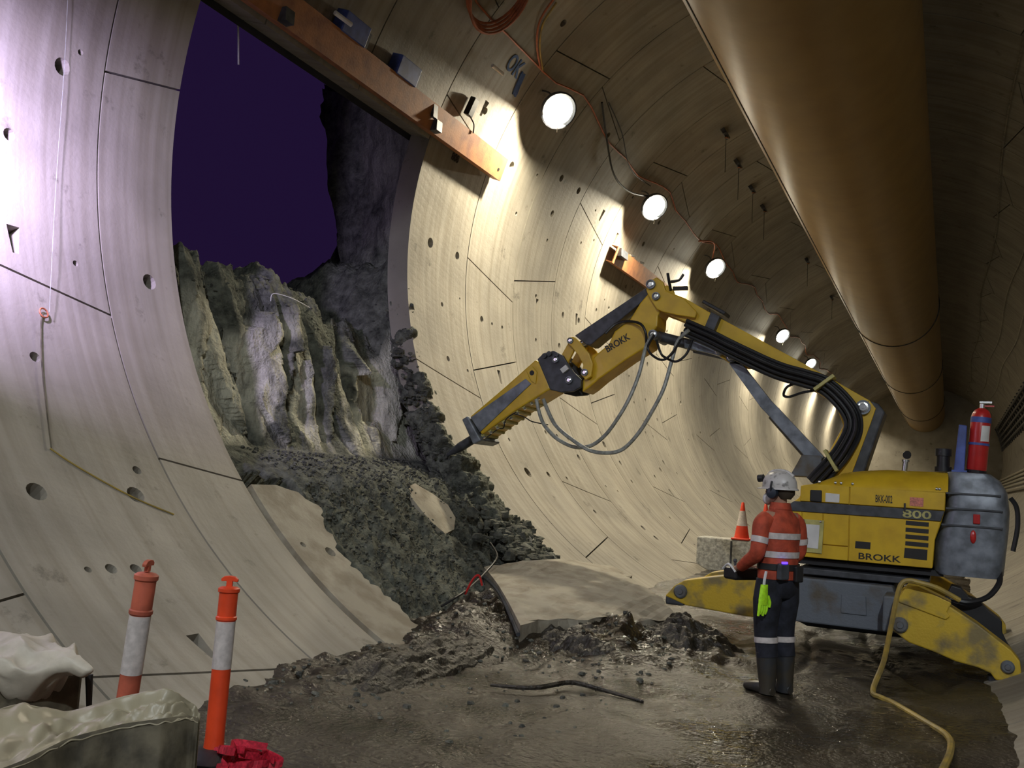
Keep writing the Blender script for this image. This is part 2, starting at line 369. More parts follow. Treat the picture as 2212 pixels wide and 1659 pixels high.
for k in range(6, 14):
    for _ in range(9):
        c = (ring_y(k)+_hr.uniform(.25, 1.7), _hr.uniform(140, 238), _hr.choice([.03, .04, .05, .07]))
        if all(abs(c[0]-h[0]) > .3 or abs(c[1]-h[1]) > 3 for h in HOLES+POCKETS): HOLES.append(c)
    c = (ring_y(k)+_hr.uniform(.4, 1.5), _hr.uniform(150, 230))
    if all(abs(c[0]-h[0]) > .3 or abs(c[1]-h[1]) > 3 for h in HOLES+POCKETS): POCKETS.append(c)

def inside(y, a, k, lo, hi):
    t = (y-ring_y(k))/RW
    if not .02 < t < .98: return False
    a0 = lo[0]+(lo[1]-lo[0])*t; a1 = hi[0]+(hi[1]-hi[0])*t
    return min(a0, a1)+.8 < a < max(a0, a1)-.8
def cutter(k, lo, hi):
    mb = MB()
    for y, a, r in HOLES:
        if inside(y, a, k, lo, hi): mb.cyl(tp(y, a, R-.06), tp(y, a, R+TH+.06), r, r*.9, n=14)
    for y, a in POCKETS:
        if inside(y, a, k, lo, hi):
            h0, h1 = .03, .065; d = math.degrees(.13/R); vs = []
            for rr, q in ((R-.05, 1.), (R+TH+.05, .8)):
                vs += [tp(y-h0*q, a+d, rr), tp(y+h0*q, a+d, rr), tp(y+h1*q, a-d, rr), tp(y-h1*q, a-d, rr)]
            mb.add(vs, [(0,1,2,3), (7,6,5,4), (0,4,5,1), (1,5,6,2), (2,6,7,3), (3,7,4,0)])
    return mb
OPEN_Y0, OPEN_Y1, OPEN_A0 = 7.20, 12.05, 163.3
pend = []; shared = {}
NEARK = 13
for k in range(-1, 21):
    ty = ring_type(k); J = JT[ty]; y = ring_y(k)
    for s in range(len(J)-1):
        lo, hi = J[s+1], J[s]             # lo = smaller angle
        left = (lo[0]+hi[0])/2 > 90
        if not left and not (2 <= k): continue
        par = wall_left if left else wall_right
        if left and k in (1, 2, 3):       # rings cut by the opening
            if k == 1:
                if max(hi) <= OPEN_A0+1 and min(lo) < OPEN_A0: mb = seg_mb(RW, lo, hi, y)
                elif ty == 'A' and s == 2:   # straddles the header of the opening: upper part whole, lower part stops at the saw cut
                    mb = seg_mb(RW, lo, hi, y, y_to=OPEN_Y0-y)
                    o = obj('segment', seg_mb(RW, lo, (OPEN_A0, OPEN_A0), y, y_to=None), 'concrete', par)
                else: mb = seg_mb(RW, lo, hi, y, y_to=OPEN_Y0-y)
            else:
                if min(lo) >= OPEN_A0 - 1: continue
                if max(hi) > OPEN_A0: hi = (OPEN_A0, OPEN_A0)
                mb = seg_mb(RW, lo, hi, y)
            o = obj('segment', mb, 'concrete', par)
            cm = cutter(k, lo, hi)
            if cm.v and k == 1: pend.append((o, cm))
        elif left and k <= NEARK:
            o = obj('segment', seg_mb(RW, lo, hi, y), 'concrete', par)
            cm = cutter(k, lo, hi)
            if cm.v: pend.append((o, cm))
        else:
            key = (ty, s)
            if key not in shared:
                o = obj('segment', seg_mb(RW, lo, hi, 0), 'concrete', par); shared[key] = o.data
            else:
                o = bpy.data.objects.new('segment', shared[key]); COL.objects.link(o); o.parent = par
            o.location = (0, y, 0)
cuts = []
for o, cm in pend:
    c = obj('cutter', cm, 'concrete'); cuts.append(c)
    b = o.modifiers.new('holes', 'BOOLEAN'); b.object = c; b.operation = 'DIFFERENCE'; b.solver = 'EXACT'; b.use_self = True
dg = bpy.context.evaluated_depsgraph_get()
for o, cm in pend:
    me = bpy.data.meshes.new_from_object(o.evaluated_get(dg)); old = o.data; o.modifiers.clear()
    if len(me.polygons) >= .8*len(old.polygons): o.data = me; bpy.data.meshes.remove(old)
for c in cuts: bpy.data.objects.remove(c, do_unlink=True)

# the lining further on and behind the photographer, and the ground ring behind the segments
def shell(name, y0, y1, a0, a1, r, m, par, skip=None, dy=1.0):
    ys = np.arange(y0, y1+1e-6, dy); an = np.arange(a0, a1+1e-6, 2.0); A, Yg = np.meshgrid(np.radians(an), ys)
    mask = None
    if skip is not None:
        yc = (Yg[:-1, :-1]+Yg[1:, 1:])/2; ac = np.degrees((A[:-1, :-1]+A[1:, 1:])/2); mask = ~((yc > skip[0]) & (yc < skip[1]) & (ac > skip[2]))
    o = grid_obj(name, CX+r*np.cos(A), Yg, CZ+r*np.sin(A), m, par, smooth=True, mask=mask); return o
o = shell('backing', -14, 46, 90, 260, R+TH+.02, 'dark_shell', wall_left, (7, 12.2, 163), dy=.2); o['kind'] = 'stuff'
o = shell('backing', -14, 46, -82, 90, R+TH+.02, 'dark_shell', wall_right); o['kind'] = 'stuff'
def far_run(name, k0, k1, left, par):
    mb = MB()
    for k in range(k0, k1):
        J = JT[ring_type(k)]
        for s in range(len(J)-1):
            lo, hi = J[s+1], J[s]
            if ((lo[0]+hi[0])/2 > 90) == left: mb2 = seg_mb(RW, lo, hi, ring_y(k)); mb.add(mb2.v, mb2.f)
    o = obj(name, mb, 'concrete', par); o['kind'] = 'stuff'; return o
far_run('segment_run', -9, -1, True, wall_left); far_run('segment_run', -9, 2, False, wall_right)
far_run('segment_run', 21, 40, True, wall_left); far_run('segment_run', 21, 40, False, wall_right)
YEND = ring_y(40)-.05
o = obj('wall_far', MB().lathe([(R+.3, 0), (R+.3, .3)], (CX, YEND, CZ), (0, 1, 0), n=64), 'concrete'); tag(o, 'pale bulkhead closing the far end of the tunnel', None, kind='structure')

# broken rest of the ring below the opening: ragged far edge, its own mesh with thickness
def ragged(name, edge, a_list, m, par, y_near, r=R, th=TH):
    # edge(a) gives the ragged far y for angle a
    mb = MB(); nr = 10; L = []
    for rr in (r, r+th):
        for a in a_list:
            ye = edge(a)-(0 if rr == r else .08)
            L.append([tp(y_near+(ye-y_near)*j/nr, a, rr) for j in range(nr+1)])
    na = len(a_list); w_ = nr+1; vs = [p for row in L for p in row]; I = lambda l, i, j: (l*na+i)*w_+j; fs = []
    for i in range(na-1):
        for j in range(nr): fs += [(I(0,i,j), I(0,i,j+1), I(0,i+1,j+1), I(0,i+1,j)), (I(1,i,j), I(1,i+1,j), I(1,i+1,j+1), I(1,i,j+1))]
        fs += [(I(0,i,0), I(0,i+1,0), I(1,i+1,0), I(1,i,0)), (I(0,i,nr), I(1,i,nr), I(1,i+1,nr), I(0,i+1,nr))]
    for j in range(nr): fs += [(I(0,0,j), I(1,0,j), I(1,0,j+1), I(0,0,j+1)), (I(0,na-1,j), I(0,na-1,j+1), I(1,na-1,j+1), I(1,na-1,j))]
    return obj(name, mb.add(vs, fs), m, par)
rr_ = random.Random(4)
jit = {}
def edge1(a):
    a = round(a, 2)
    if a not in jit: jit[a] = rr_.uniform(-.05, .05)
    base = np.interp(a, [221.3, 222.3, 224.5, 227, 231, 235, 239, 243, 247, 250], [7.70, 8.0, 8.16, 8.05, 7.93, 8.02, 8.06, 8.0, 7.92, 7.85])
    return float(base+jit[a])
o = ragged('broken_segment', edge1, list(np.arange(221.3, 252, .45)), 'dirty_concrete', wall_left, 7.285)
c = obj('cutter', MB().cyl(tp(7.80, 230.4, R-.1), tp(7.80, 230.4, R+TH+.1), .065, n=9).cyl(tp(7.47, 229.2, R-.1), tp(7.47, 229.2, R+TH+.1), .035, n=9), 'concrete')
b = o.modifiers.new('holes', 'BOOLEAN'); b.object = c; b.solver = 'EXACT'
me = bpy.data.meshes.new_from_object(o.evaluated_get(bpy.context.evaluated_depsgraph_get())); o.modifiers.clear()
if len(me.polygons) > 100: o.data = me
bpy.data.objects.remove(c, do_unlink=True)
# ------------------------------------------------------------------ STRUCTURE: floor
def floor_h(X, Y):
    h = .030*fbm(X*.9, Y*.7, X*0+2.1, 4) + .012*fbm(X*5, Y*4, X*0+7.7, 3)
    el = CX-2.37                                         # muck piled against the left wall
    near = np.exp(-((X-el)/.55)**2)*np.exp(-((Y-7.6)/2.8)**4)
    h = h + near*(.12+.10*fbm(X*3, Y*3, X*0+1.5, 4))
    h = h + np.exp(-((X+2.9)/.9)**2-((Y-9.1)/.9)**2)*(.22+.20*fbm(X*3.2, Y*3.2, X*0+4.5, 4))
    h = h + np.exp(-((X+4.4)/.7)**2-((Y-9.2)/1.1)**2)*(.16+.16*fbm(X*4, Y*4, X*0+3.5, 4))
    rut = np.abs(vnoise(X*2.3+Y*.35, Y*.25-X*.2, X*0+3.3)); h = h - .035*np.exp(-(rut/.10)**2)*(X > -3.6)
    return h
def floor_patch(x0, x1, y0, y1, d):
    x = np.linspace(x0, x1, int((x1-x0)/d)+1); y = np.linspace(y0, y1, int((y1-y0)/d)+1); return np.meshgrid(x, y, indexing='ij')
X1, Y1g = floor_patch(-5.1, 1.1, 2.4, 14.0, .035)
o = grid_obj('floor', X1, Y1g, floor_h(X1, Y1g), 'mud'); tag(o, 'wet churned brown mud over the tunnel floor', None, kind='structure')
def floor_rest(y0, y1, d):
    X2, Y2 = floor_patch(-5.1, 1.1, y0, y1, d); return grid_obj('floor', X2, Y2, floor_h(X2, Y2), 'mud')
o = floor_rest(14.0, 81.4, .2); tag(o, 'muddy tunnel floor running on beyond the yellow machine', None, kind='structure')
o = floor_rest(-12, 2.4, .2); tag(o, 'muddy tunnel floor behind the photographer', None, kind='structure')

# ------------------------------------------------------------------ the ground behind the opening
def prof(Y):
    zt = np.interp(Y, [6.6, 7.7, 8.45, 8.7, 9.0, 9.9, 10.15, 10.9, 11.6, 12.0, 12.4, 13.2], [4.0, 4.05, 3.98, 3.85, 3.95, 4.15, 3.95, 3.75, 3.65, 3.75, 4.9, 5.4])
    return [(-4.75, -.25), (-5.15, .28), (-5.85, .85), (-6.45, 1.45), (-6.95, 1.62), (-7.45, 1.80), (-7.72, 2.3), (-7.88, 3.0), (-8.05, zt-.35), (-8.25, zt), (-9.2, zt-.05), (-10.5, zt-.5), (-14, zt-1.6)]
SS = np.array([0, .07, .15, .25, .31, .38, .48, .60, .71, .77, .85, .92, 1.])
Ys = np.arange(6.6, 13.3, .03); ss = np.linspace(0, 1, 260)
PX = np.zeros((len(Ys), len(ss))); PZ = PX.copy(); YY = np.repeat(Ys[:, None], len(ss), 1); S = np.repeat(ss[None], len(Ys), 0)
for i, yv in enumerate(Ys):
    p = prof(yv); PX[i] = np.interp(ss, SS, [q[0] for q in p]); PZ[i] = np.interp(ss, SS, [q[1] for q in p])
face = np.exp(-((S-.57)/.17)**4)              # the steep exposed face
pile = np.exp(-((S-.16)/.17)**4)              # the loose spill below it
groove = .55*np.exp(-((YY-8.62-.10*(3-PZ))/.10)**2) + .16*np.exp(-((YY-9.55)/.07)**2)+.26*np.exp(-((YY-10.25+.05*(3-PZ))/.10)**2)+.22*np.exp(-((YY-11.15)/.09)**2)+.3*np.exp(-((YY-7.85)/.06)**2)
step = .16*np.sin(YY*4.1+.6)+.10*np.sin(YY*9.3+PZ*.7)
rough = fbm(YY*.9, PZ*.6, PX*0+.3, 3)
fine = fbm(YY*4.5, PZ*2.2, PX*0+5.3, 5, .55)
sr = np.random.RandomState(15); NS = 62                     # slabs of clay: each a tilted plane with its own set-back
sy = sr.uniform(6.6, 13.2, NS); sz = sr.uniform(1.4, 4.3, NS); so_ = sr.uniform(-.16, .16, NS); gy = sr.uniform(-.35, .35, NS); gz = sr.uniform(-.16, .16, NS)
wy = YY+.10*fbm(YY*1.5, PZ*1.5, PX*0+21, 4); wz = PZ+.15*fbm(YY*1.5, PZ*1.5, PX*0+31, 4)+.25*(YY-9.5)
best = np.full(YY.shape, 1e9); slab_o = np.zeros(YY.shape)
for q in range(NS):
    dd = ((wy-sy[q])/.30)**2+((wz-sz[q])/.85)**2; hit = dd < best
    slab_o = np.where(hit, so_[q]+gy[q]*(wy-sy[q])+gz[q]*(wz-sz[q]), slab_o); best = np.minimum(dd, best)
PX = PX + face*(-groove*.8 + slab_o + step*.12 + .10*rough + .045*fine)
lump = fbm(YY*2.6, PX*2.6, PZ*2.6+3, 5, .6)
PX = PX + pile*.07*lump; PZ = PZ + pile*.085*fbm(YY*4.2+4, PX*4.2, PZ*4.2, 5, .62)
top = np.clip((S-.70)/.05, 0, 1); PZ = PZ + top*(.16*fbm(YY*3.2, PX*2.0, PX*0+8, 5, .6))
cm = np.clip((S-.37)/.03, 0, 1)*np.clip((.685-S)/.05+.9*fbm(YY*1.7, S*6, S*0+2, 4), 0, 1)
cl = fbm(YY*1.0+3, PZ*.55, PX*0+12, 5, .55)+.12
cm = cm*np.clip((cl+.50)/.22, 0, 1)*np.clip(1-groove*3, 0, 1)
ang = np.degrees(np.arctan2(PZ-CZ, PX-CX)) % 360; rad = np.hypot(PX-CX, PZ-CZ)
lim = np.where((YY < 8.22) & (ang > 219), R+TH+.03, 0.); lim = np.where(YY < 7.30, R+TH+.03, lim); lim = np.where(YY > 11.98, R+TH+.03, lim)
k_ = np.maximum(lim/np.maximum(rad, .1), 1.); PX = CX+(PX-CX)*k_; PZ = CZ+(PZ-CZ)*k_
soil = grid_obj('soil_face', PX, YY, PZ, 'soil', attr=cm)
tag(soil, 'dug face of pale clay and dark soil filling the lower opening', 'soil', kind='stuff')
# excavated cavity above: flaring right side, roof, left side (one rough surface)
cavr = empty_struct('wall_cavity', 'dark rough earth walls of the cavity dug behind the lining opening')
def cav(name, P00, P10, P01, P11, amp, n0=70, n1=60, sd=0., nrm=(0, 1, 0)):
    u, v = np.meshgrid(np.linspace(0, 1, n0), np.linspace(0, 1, n1), indexing='ij')
    P = [np.array(p, float) for p in (P00, P10, P01, P11)]
    Q = P[0]*((1-u)*(1-v))[..., None]+P[1]*(u*(1-v))[..., None]+P[2]*((1-u)*v)[..., None]+P[3]*(u*v)[..., None]
    d = amp*fbm(Q[..., 0]*1.2+sd, Q[..., 1]*1.2, Q[..., 2]*1.2, 5, .55); Q = Q+d[..., None]*np.array(nrm)
    c = np.clip(fbm(Q[..., 0]*.8+4, Q[..., 1]*.8, Q[..., 2]*.5, 4)-.15, 0, .4)
    return grid_obj(name, Q[..., 0], Q[..., 1], Q[..., 2], 'soil', cavr, attr=c)
cav('cavity_side', (-7.95, 12.40, 1.0), (-8.6, 12.75, 1.0), (-7.80, 12.40, 7.3), (-10.4, 13.1, 8.4), .16)
cav('cavity_side', (-8.6, 12.75, 1.0), (-14, 22, 1.0), (-10.4, 13.1, 8.4), (-14, 22, 14), .30, sd=2)
cav('cavity_roof', (-7.75, 6.4, 7.05), (-7.75, 12.8, 7.05), (-14, 6.4, 13.5), (-14, 21.5, 13.5), .22, nrm=(0, 0, 1), sd=9)
cav('cavity_side', (-7.8, 6.75, .5), (-14, 6.2, .5), (-7.8, 6.75, 7.8), (-14, 6.2, 7.8), .15, sd=4)
# clods: uncountable crumbs of soil over the spill, along the broken lining edge and on the floor below
def clods(name, pts, label, rmin, rmax, seed):
    rn = random.Random(seed); mb = MB()
    for p in pts:
        r = rn.uniform(rmin, rmax)*rn.choice([.6, .8, 1, 1, 1.4]); mb.ball(p, r*rn.uniform(.7, 1.3), r*rn.uniform(.7, 1.3), r*rn.uniform(.5, .9), n=6, m=4, jit=.3, rnd=rn)
    o = obj(name, mb, 'clod'); tag(o, label, 'soil', kind='stuff'); return o
rn = random.Random(11); pts = []
for _ in range(2600):
    i = rn.randrange(58, len(Ys)-45); j = rn.randrange(8, 96); pts.append((PX[i, j]+.01, Ys[i], PZ[i, j]+.01))
for _ in range(260):
    i = rn.randrange(10, len(Ys)-20); j = rn.randrange(182, 204); pts.append((PX[i, j], Ys[i], PZ[i, j]))
clods('soil_crumbs', pts, 'loose dark soil crumbs spilling down from the opening', .006, .022, 5)
pts = []
for _ in range(420):                     # clinging to the cut edge right of the opening
    a = rn.uniform(196, 232); dens = .4+.6*(a > 202)
    if rn.random() > dens: continue
    pts.append(tuple(tp(12.0+rn.gauss(0, .06)+max(0, (a-205)/60)*rn.random()*.8, a, R+rn.uniform(.0, .36))))
clods('edge_soil', pts, 'dark soil clods clinging to the cut lining edge right of the opening', .02, .065, 6)
# soil caked over the cut edge right of the opening
ag = np.linspace(186, 240, 260); cr = np.linspace(0, 1, 40); AG, CR = np.meshgrid(ag, cr, indexing='ij')
RR = np.where(CR < .55, R+.40-(CR/.55)*.40, R); YE = np.where(CR < .55, 12.05, 12.05+(CR-.55)/.45*.55)
dn = fbm(AG*.55, CR*4, AG*0+1.3, 5, .6); wgt = np.interp(AG, [186, 192, 198, 205, 214, 222, 240], [-.10, .0, .03, .05, .10, .13, .10])-np.clip(CR-.6, 0, 1)*np.interp(AG, [186, 205, 220, 240], [.8, .5, .22, .15])
off = np.clip(.12*dn+wgt, -.03, .22); YE = YE-off*(CR < .8); RR = RR-off*np.clip(CR*2-.3, 0, 1)
eo = grid_obj('edge_cake', CX+RR*np.cos(np.radians(AG)), YE, CZ+RR*np.sin(np.radians(AG)), 'soil', attr=AG*0)
tag(eo, 'dark soil caked on the cut lining edge right of the opening', 'soil', kind='stuff')
pts = []
for _ in range(900):
    x = rn.uniform(-4.6, -2.2); y = rn.uniform(5.2, 9.6)
    if x > -3.6 and y < 7.6 and rn.random() < .8: continue
    pts.append((x, y, float(floor_h(np.array([[x]]), np.array([[y]]))[0, 0])))
clods('floor_crumbs', pts, 'dark soil crumbs strewn on the floor at the foot of the left wall', .006, .022, 8)

# ------------------------------------------------------------------ VENT DUCT
DX, DZ, DR = -1.96, 8.68, 1.49
duct = thing('ventilation_duct', 'huge yellow fabric ventilation duct hung under the tunnel crown', 'duct', (DX, 20, DZ-DR))
mb = MB()
ys = np.concatenate([np.arange(-8, 40, 1.0), np.arange(40, 82, 2.75)]); n = 72; vs = []
for y in ys: vs += [(DX+DR*math.cos(2*PI*j/n), float(y), DZ+DR*math.sin(2*PI*j/n)) for j in range(n)]
mb.add(vs, [(i*n+j, i*n+(j+1) % n, (i+1)*n+(j+1) % n, (i+1)*n+j) for i in range(len(ys)-1) for j in range(n)])
obj('tube', mb, 'duct_fabric', duct, smooth=True)
mb = MB()
aa = math.radians(222)
mb.tube([(DX+(DR+.006)*math.cos(aa), y, DZ+(DR+.006)*math.sin(aa)) for y in (-8, 20, 60, 81)], .012, n=6, sub=1)
obj('seam', mb, 'black_cable', duct)
for y in (36., 52., 70.):
    mb = MB(); N = 48; P = [(DX+(DR+.01)*math.cos(2*PI*j/N), y, DZ+(DR+.01)*math.sin(2*PI*j/N)) for j in range(N+1)]
    mb.tube(P, .025, n=6, sub=1, caps=False); obj('hoop', mb, 'black_cable', duct, smooth=True)
for y in np.arange(2, 80, 6.):
    mb = MB(); mb.tube([(DX, float(y), DZ+DR-.01), (DX, float(y), CZ+R)], .012, n=5, sub=1); obj('hanger', mb, 'black_cable', duct)

# ------------------------------------------------------------------ LAMPS
lamp_lab = ['blazing flood lamp nearest the camera, above the end of the orange beam', 'blazing flood lamp above the short brown beam, second along the wall',
 'small bright flood lamp above the arm elbow of the yellow machine', 'bright flood lamp above the middle of the yellow boom', 'small bright flood lamp just above the hose bundle of the boom',
 'tiny flood lamp far along the wall, sixth of the row', 'tiny flood lamp far along the wall, seventh of the row', 'tiny flood lamp far along the wall, last of the row'
]
def flood(p, label, d, wallpt, sc=1., group='flood lamps along the left wall'):
    t = thing('flood_lamp', label, 'lamp', wallpt, group=group)
    d = Vector(d).normalized(); p = Vector(p)
    mb = MB().lathe([(.09*sc, .16*sc), (.15*sc, .13*sc), (.235*sc, .03*sc), (.245*sc, -.02*sc), (.225*sc, -.03*sc), (.10*sc, .05*sc)], p, -d, n=20); obj('housing', mb, 'dark_grey', t, smooth=True)
    mb = MB().lathe([(.02*sc, .075*sc), (.12*sc, .06*sc), (.19*sc, .01*sc), (.215*sc, -.02*sc)][::-1], p-d*.0, d, n=20)
    g = obj('lens', mb, 'lamp_glass', t, smooth=True); g['label'] = 'glowing white lens'
    mb = MB().tube([wallpt, Vector(wallpt)+(p-Vector(wallpt))*.5+Vector((0, 0, .12)), p-d*.14*sc], .016, n=6); obj('bracket', mb, 'dark_grey', t)
    mb = MB().tube([p-d*.1, p+Vector((.05, -.1, -.22)), p+Vector((.02, -.05, -.42))], .008, n=5); obj('pull_cord', mb, 'label_white', t)
    return t
for i, p in enumerate(LAMP_POS):
    a = math.degrees(math.atan2(p[2]+.15-CZ, p[0]-CX))
    flood(p, lamp_lab[i], (.62, -.55, -.62), tp(p[1], a, R+.02), 1.35)
flood(FLOOD, 'violet tinged flood lamp just past the left edge, lighting the near wall', (-.74, .58, -.25), tp(FLOOD.y, math.degrees(math.atan2(FLOOD.z+.3-CZ, FLOOD.x-CX)) % 360, R+.02), .8, group=None)
for q, (p, d, e) in zip(('left', 'added on the right'), REAR):
    flood(p, 'unseen flood lamp behind the photographer, %s wall' % q, d, tp(p[1], math.degrees(math.atan2(p[2]+.15-CZ, p[0]-CX)), R+.02), 1.0)
# festoon cable along the lamp row, one black loop of cable by the second lamp
P = []
for y in np.arange(6.5, 62, 1.0): P.append(tp(float(y), 141.5+1.2*math.sin(y*1.1)+.7*math.sin(y*2.3), R-.03))
c = obj('festoon_cable', MB().tube(P, .018, n=5, sub=2), 'orange_cable'); tag(c, 'thin orange cable strung along the lamp row on the wall', 'cable')
P = [tp(16.2, 138, R-.03), tp(17.2, 142, R-.05), tp(18.2, 146.5, R-.16), tp(19.2, 147, R-.22), tp(20.1, 144.5, R-.3)]
c = obj('power_cable', MB().tube(P, .022, n=6), 'black_cable'); tag(c, 'thick black cable sagging down to the second lamp', 'cable')
P = [tp(16.4, 137, R-.03), tp(17.6, 139, R-.04), tp(18.8, 143, R-.12), tp(20.0, 142.5, R-.2)]
c = obj('power_cable', MB().tube(P, .012, n=6), 'black_cable'); tag(c, 'thin black cable hanging above the thick one by the second lamp', 'cable')
P = [tp(25.2, 143, R-.03), tp(25.6, 140.5, R-.25), tp(26.1, 143, R-.3), tp(26.35, 146, R-.35)]
c = obj('orange_lead', MB().tube(P, .02, n=6), 'orange_cable'); tag(c, 'short orange lead looping over to the third lamp', 'cable')
# coil hanging near the top of the frame
mb = MB()
for q in range(4):
    N = 28; mb.tube([tp(11.6+.62*math.cos(2*PI*j/N)+.03*q, 138.3+6.0*math.sin(2*PI*j/N)+.3*q, R-.07-.03*q) for j in range(N+1)], .022, n=6, sub=1, caps=False)
c = obj('cable_coil', mb, 'orange_cable', smooth=True); tag(c, 'coil of orange cable hung high on the wall at the top edge', 'cable')
for dy, m, lb in ((0, 'orange_cable', 'orange cable running up the wall beside the blue spray mark'), (.12, 'yellow_hose', 'thin yellow cable running up the wall beside the orange one')):
    P = [tp(12.9+dy, 133, R-.03), tp(13.0+dy, 137, R-.04), tp(13.35+dy, 140, R-.05), tp(13.8+dy, 142, R-.05)]
    c = obj('riser_cable', MB().tube(P, .018, n=6), m); tag(c, lb, 'cable')

# ------------------------------------------------------------------ STEEL BEAMS over the openings
def waler(y0, y1, ac, label, holes, group='orange walers over wall openings'):
    hw, dp = .20, .17; ca = math.radians(ac); nr = Vector((math.cos(ca), 0, math.sin(ca))); tg = Vector((-math.sin(ca), 0, math.cos(ca)))   # tg towards rising angle (down the wall)
    c0 = Vector((CX, 0, CZ))+nr*(R-.04)
    t = thing('steel_beam', label, 'beam', c0+Vector((0, (y0+y1)/2, 0)), group=group)
    def pt(y, h, d): return c0+Vector((0, y, 0))+tg*h-nr*d
    def slab(h0, h1, d0, d1, ya, yb):
        m_ = MB(); vs = [pt(y, h, d) for y in (ya, yb) for h in (h0, h1) for d in (d0, d1)]
        return m_.add(vs, [(0,1,3,2), (4,6,7,5), (0,4,5,1), (2,3,7,6), (0,2,6,4), (1,5,7,3)])
    obj('web', slab(-hw, hw, dp-.02, dp, y0, y1), 'rust_orange', t)
    obj('flange', slab(-hw, -hw+.022, .0, dp-.02, y0, y1), 'rust_orange', t)
    obj('flange', slab(hw-.022, hw, .0, dp-.02, y0, y1), 'rust_orange', t)
    obj('end_plate', slab(-hw+.022, hw-.022, .01, dp-.02, y1-.03, y1-.01), 'rust_orange', t)
    for yy, hh in holes:
        obj('bolt_hole', MB().cyl(pt(yy, hh, dp-.01), pt(yy, hh, dp+.004), .032, n=12), 'black_paint', t)
    return t, pt
bm1, pt1 = waler(5.2, 14.12, 160.6, 'long orange steel beam bolted across the top of the opening', [(13.93, .05)])
for yy, lb in ((9.45, 'upper'), (10.75, 'lower')):
    mb = MB(); a = [pt1(yy+dy, h, d) for dy in (-.30, .22) for h in (-.46, -.19) for d in (.0, .19)]
    mb.add(a, [(0,1,3,2), (4,6,7,5), (0,4,5,1), (2,3,7,6), (0,2,6,4), (1,5,7,3)]); o = obj('bracket', mb, 'blue_paint', bm1, bevel=.012); o['label'] = 'blue steel bracket'
    mb = MB(); a = [pt1(yy+.22+dy, h, d) for dy in (0, .12) for h in (-.42, -.2) for d in (.0, .12)]
    mb.add(a, [(0,1,3,2), (4,6,7,5), (0,4,5,1), (2,3,7,6), (0,2,6,4), (1,5,7,3)]); obj('stiffener', mb, 'dark_grey', bm1)
for yy in (8.2, 11.75):
    obj('packer', MB().box(pt1(yy, .1, .19), (.14, .16, .16)), 'dark_grey', bm1)
obj('stiffener', MB().box(pt1(11.6, -.08, .18), (.05, .12, .2)), 'dark_grey', bm1)
bm2, pt2 = waler(20.15, 24.6, 160.8, 'short brown steel beam on the wall behind the elbow of the arm', [(20.8, -.02)])
obj('packer', MB().box(pt2(20.5, -.1, .2), (.10, .5, .18)), 'dark_grey', bm2)
for yy in (21.2, 21.9): obj('bolt', MB().cyl(pt2(yy, -.22, .1), pt2(yy+.25, -.26, .12), .04, n=8), 'chrome', bm2)
for (y, a, d), lb in (((8.85, 157.5, .3), 'short white tube sticking out beside the upper end of the orange beam'), ((12.55, 147.6, .12), 'short white tube stuck on the wall left of the blue spray mark')):
    p = tp(y, a, R-d); c = obj('plastic_tube', MB().cyl(p, p+Vector((.05, .28, -.03)), .03, n=10), 'label_white'); tag(c, lb, 'tube')
p = tp(12.62, 155.2, R-.05); t = thing('junction_box', 'small black box clipped to the wall above the orange beam', 'box', p)
ca = math.radians(156); rot = Matrix.Rotation(PI-ca, 3, 'Y')
obj('case', MB().box(p+Vector((.05, 0, 0)), (.10, .16, .30), rot), 'black_rubber', t, bevel=.015)
obj('cable_gland', MB().tube([p+Vector((.03, 0, -.15)), p+Vector((.06, .1, -.25)), p+Vector((.03, .15, -.38))], .012, n=6), 'black_cable', t)
# blue spray letters
a0 = 146.3; o_ = tp(13.02, a0, R-.012); up = Vector((math.sin(math.radians(a0)), 0, -math.cos(math.radians(a0))))
c = obj('spray_mark', letters('OK', o_+up*.0, (0, 1, 0), up, .46, .30), 'spray_blue'); tag(c, 'letters OK sprayed in blue on the wall near the top', 'writing')
mb = MB()
for q in range(7):
    P = [tp(13.55+.05*math.sin(q*2.1)+.03*j, 146.6+(j-2)*.9+.2*math.sin(q+j), R-.012) for j in range(5)]
    mb.tube(P, .02, n=5, sub=3)
c = obj('spray_mark', mb, 'spray_blue'); tag(c, 'blue sprayed scribble just below the letters OK', 'writing')
o_ = tp(12.75, 163.9, R-.012); ca = math.radians(163.9); up = Vector((math.sin(ca), 0, -math.cos(ca)))
c = obj('stencil_mark', letters('808', o_, (0, 1, 0), up, .22, .13), 'black_paint'); tag(c, 'small black stencilled figures on the wall under the orange beam end', 'writing')

# ------------------------------------------------------------------ RIGHT WALL services
for i in range(5):
    x, z = [(2.80, 2.55), (2.9, 2.78), (2.98, 3.0), (3.05, 3.22), (3.11, 3.44)][i]
    c = obj('service_pipe', MB().cyl((x, 14, z), (x, 81, z), .075, n=10), 'pipe_steel', smooth=True)
    tag(c, ['lowest', 'second lowest', 'middle', 'second highest', 'highest'][i]+' of five steel pipes along the right wall', 'pipe', 'steel pipes along the right wall')
ct = thing('cable_tray', 'dark ribbed tray of cables along the right wall behind the fire extinguisher', 'cable tray', tp(40, 14, R-.1))
for q, a in enumerate((9, 12.5, 16, 19.5, 23)):
    obj('cable', MB().tube([tp(float(y), a, R-.22) for y in np.arange(22, 82, 6)], .07, n=8, sub=1), 'black_rubber', ct, smooth=True)
for y in np.arange(30, 80, 1.6):
    P = [tp(float(y), a, R-.10) for a in (7, 11, 15, 19, 23, 25.5)]; obj('rung', MB().tube(P, .05, n=6, sub=2), 'dark_grey', ct)
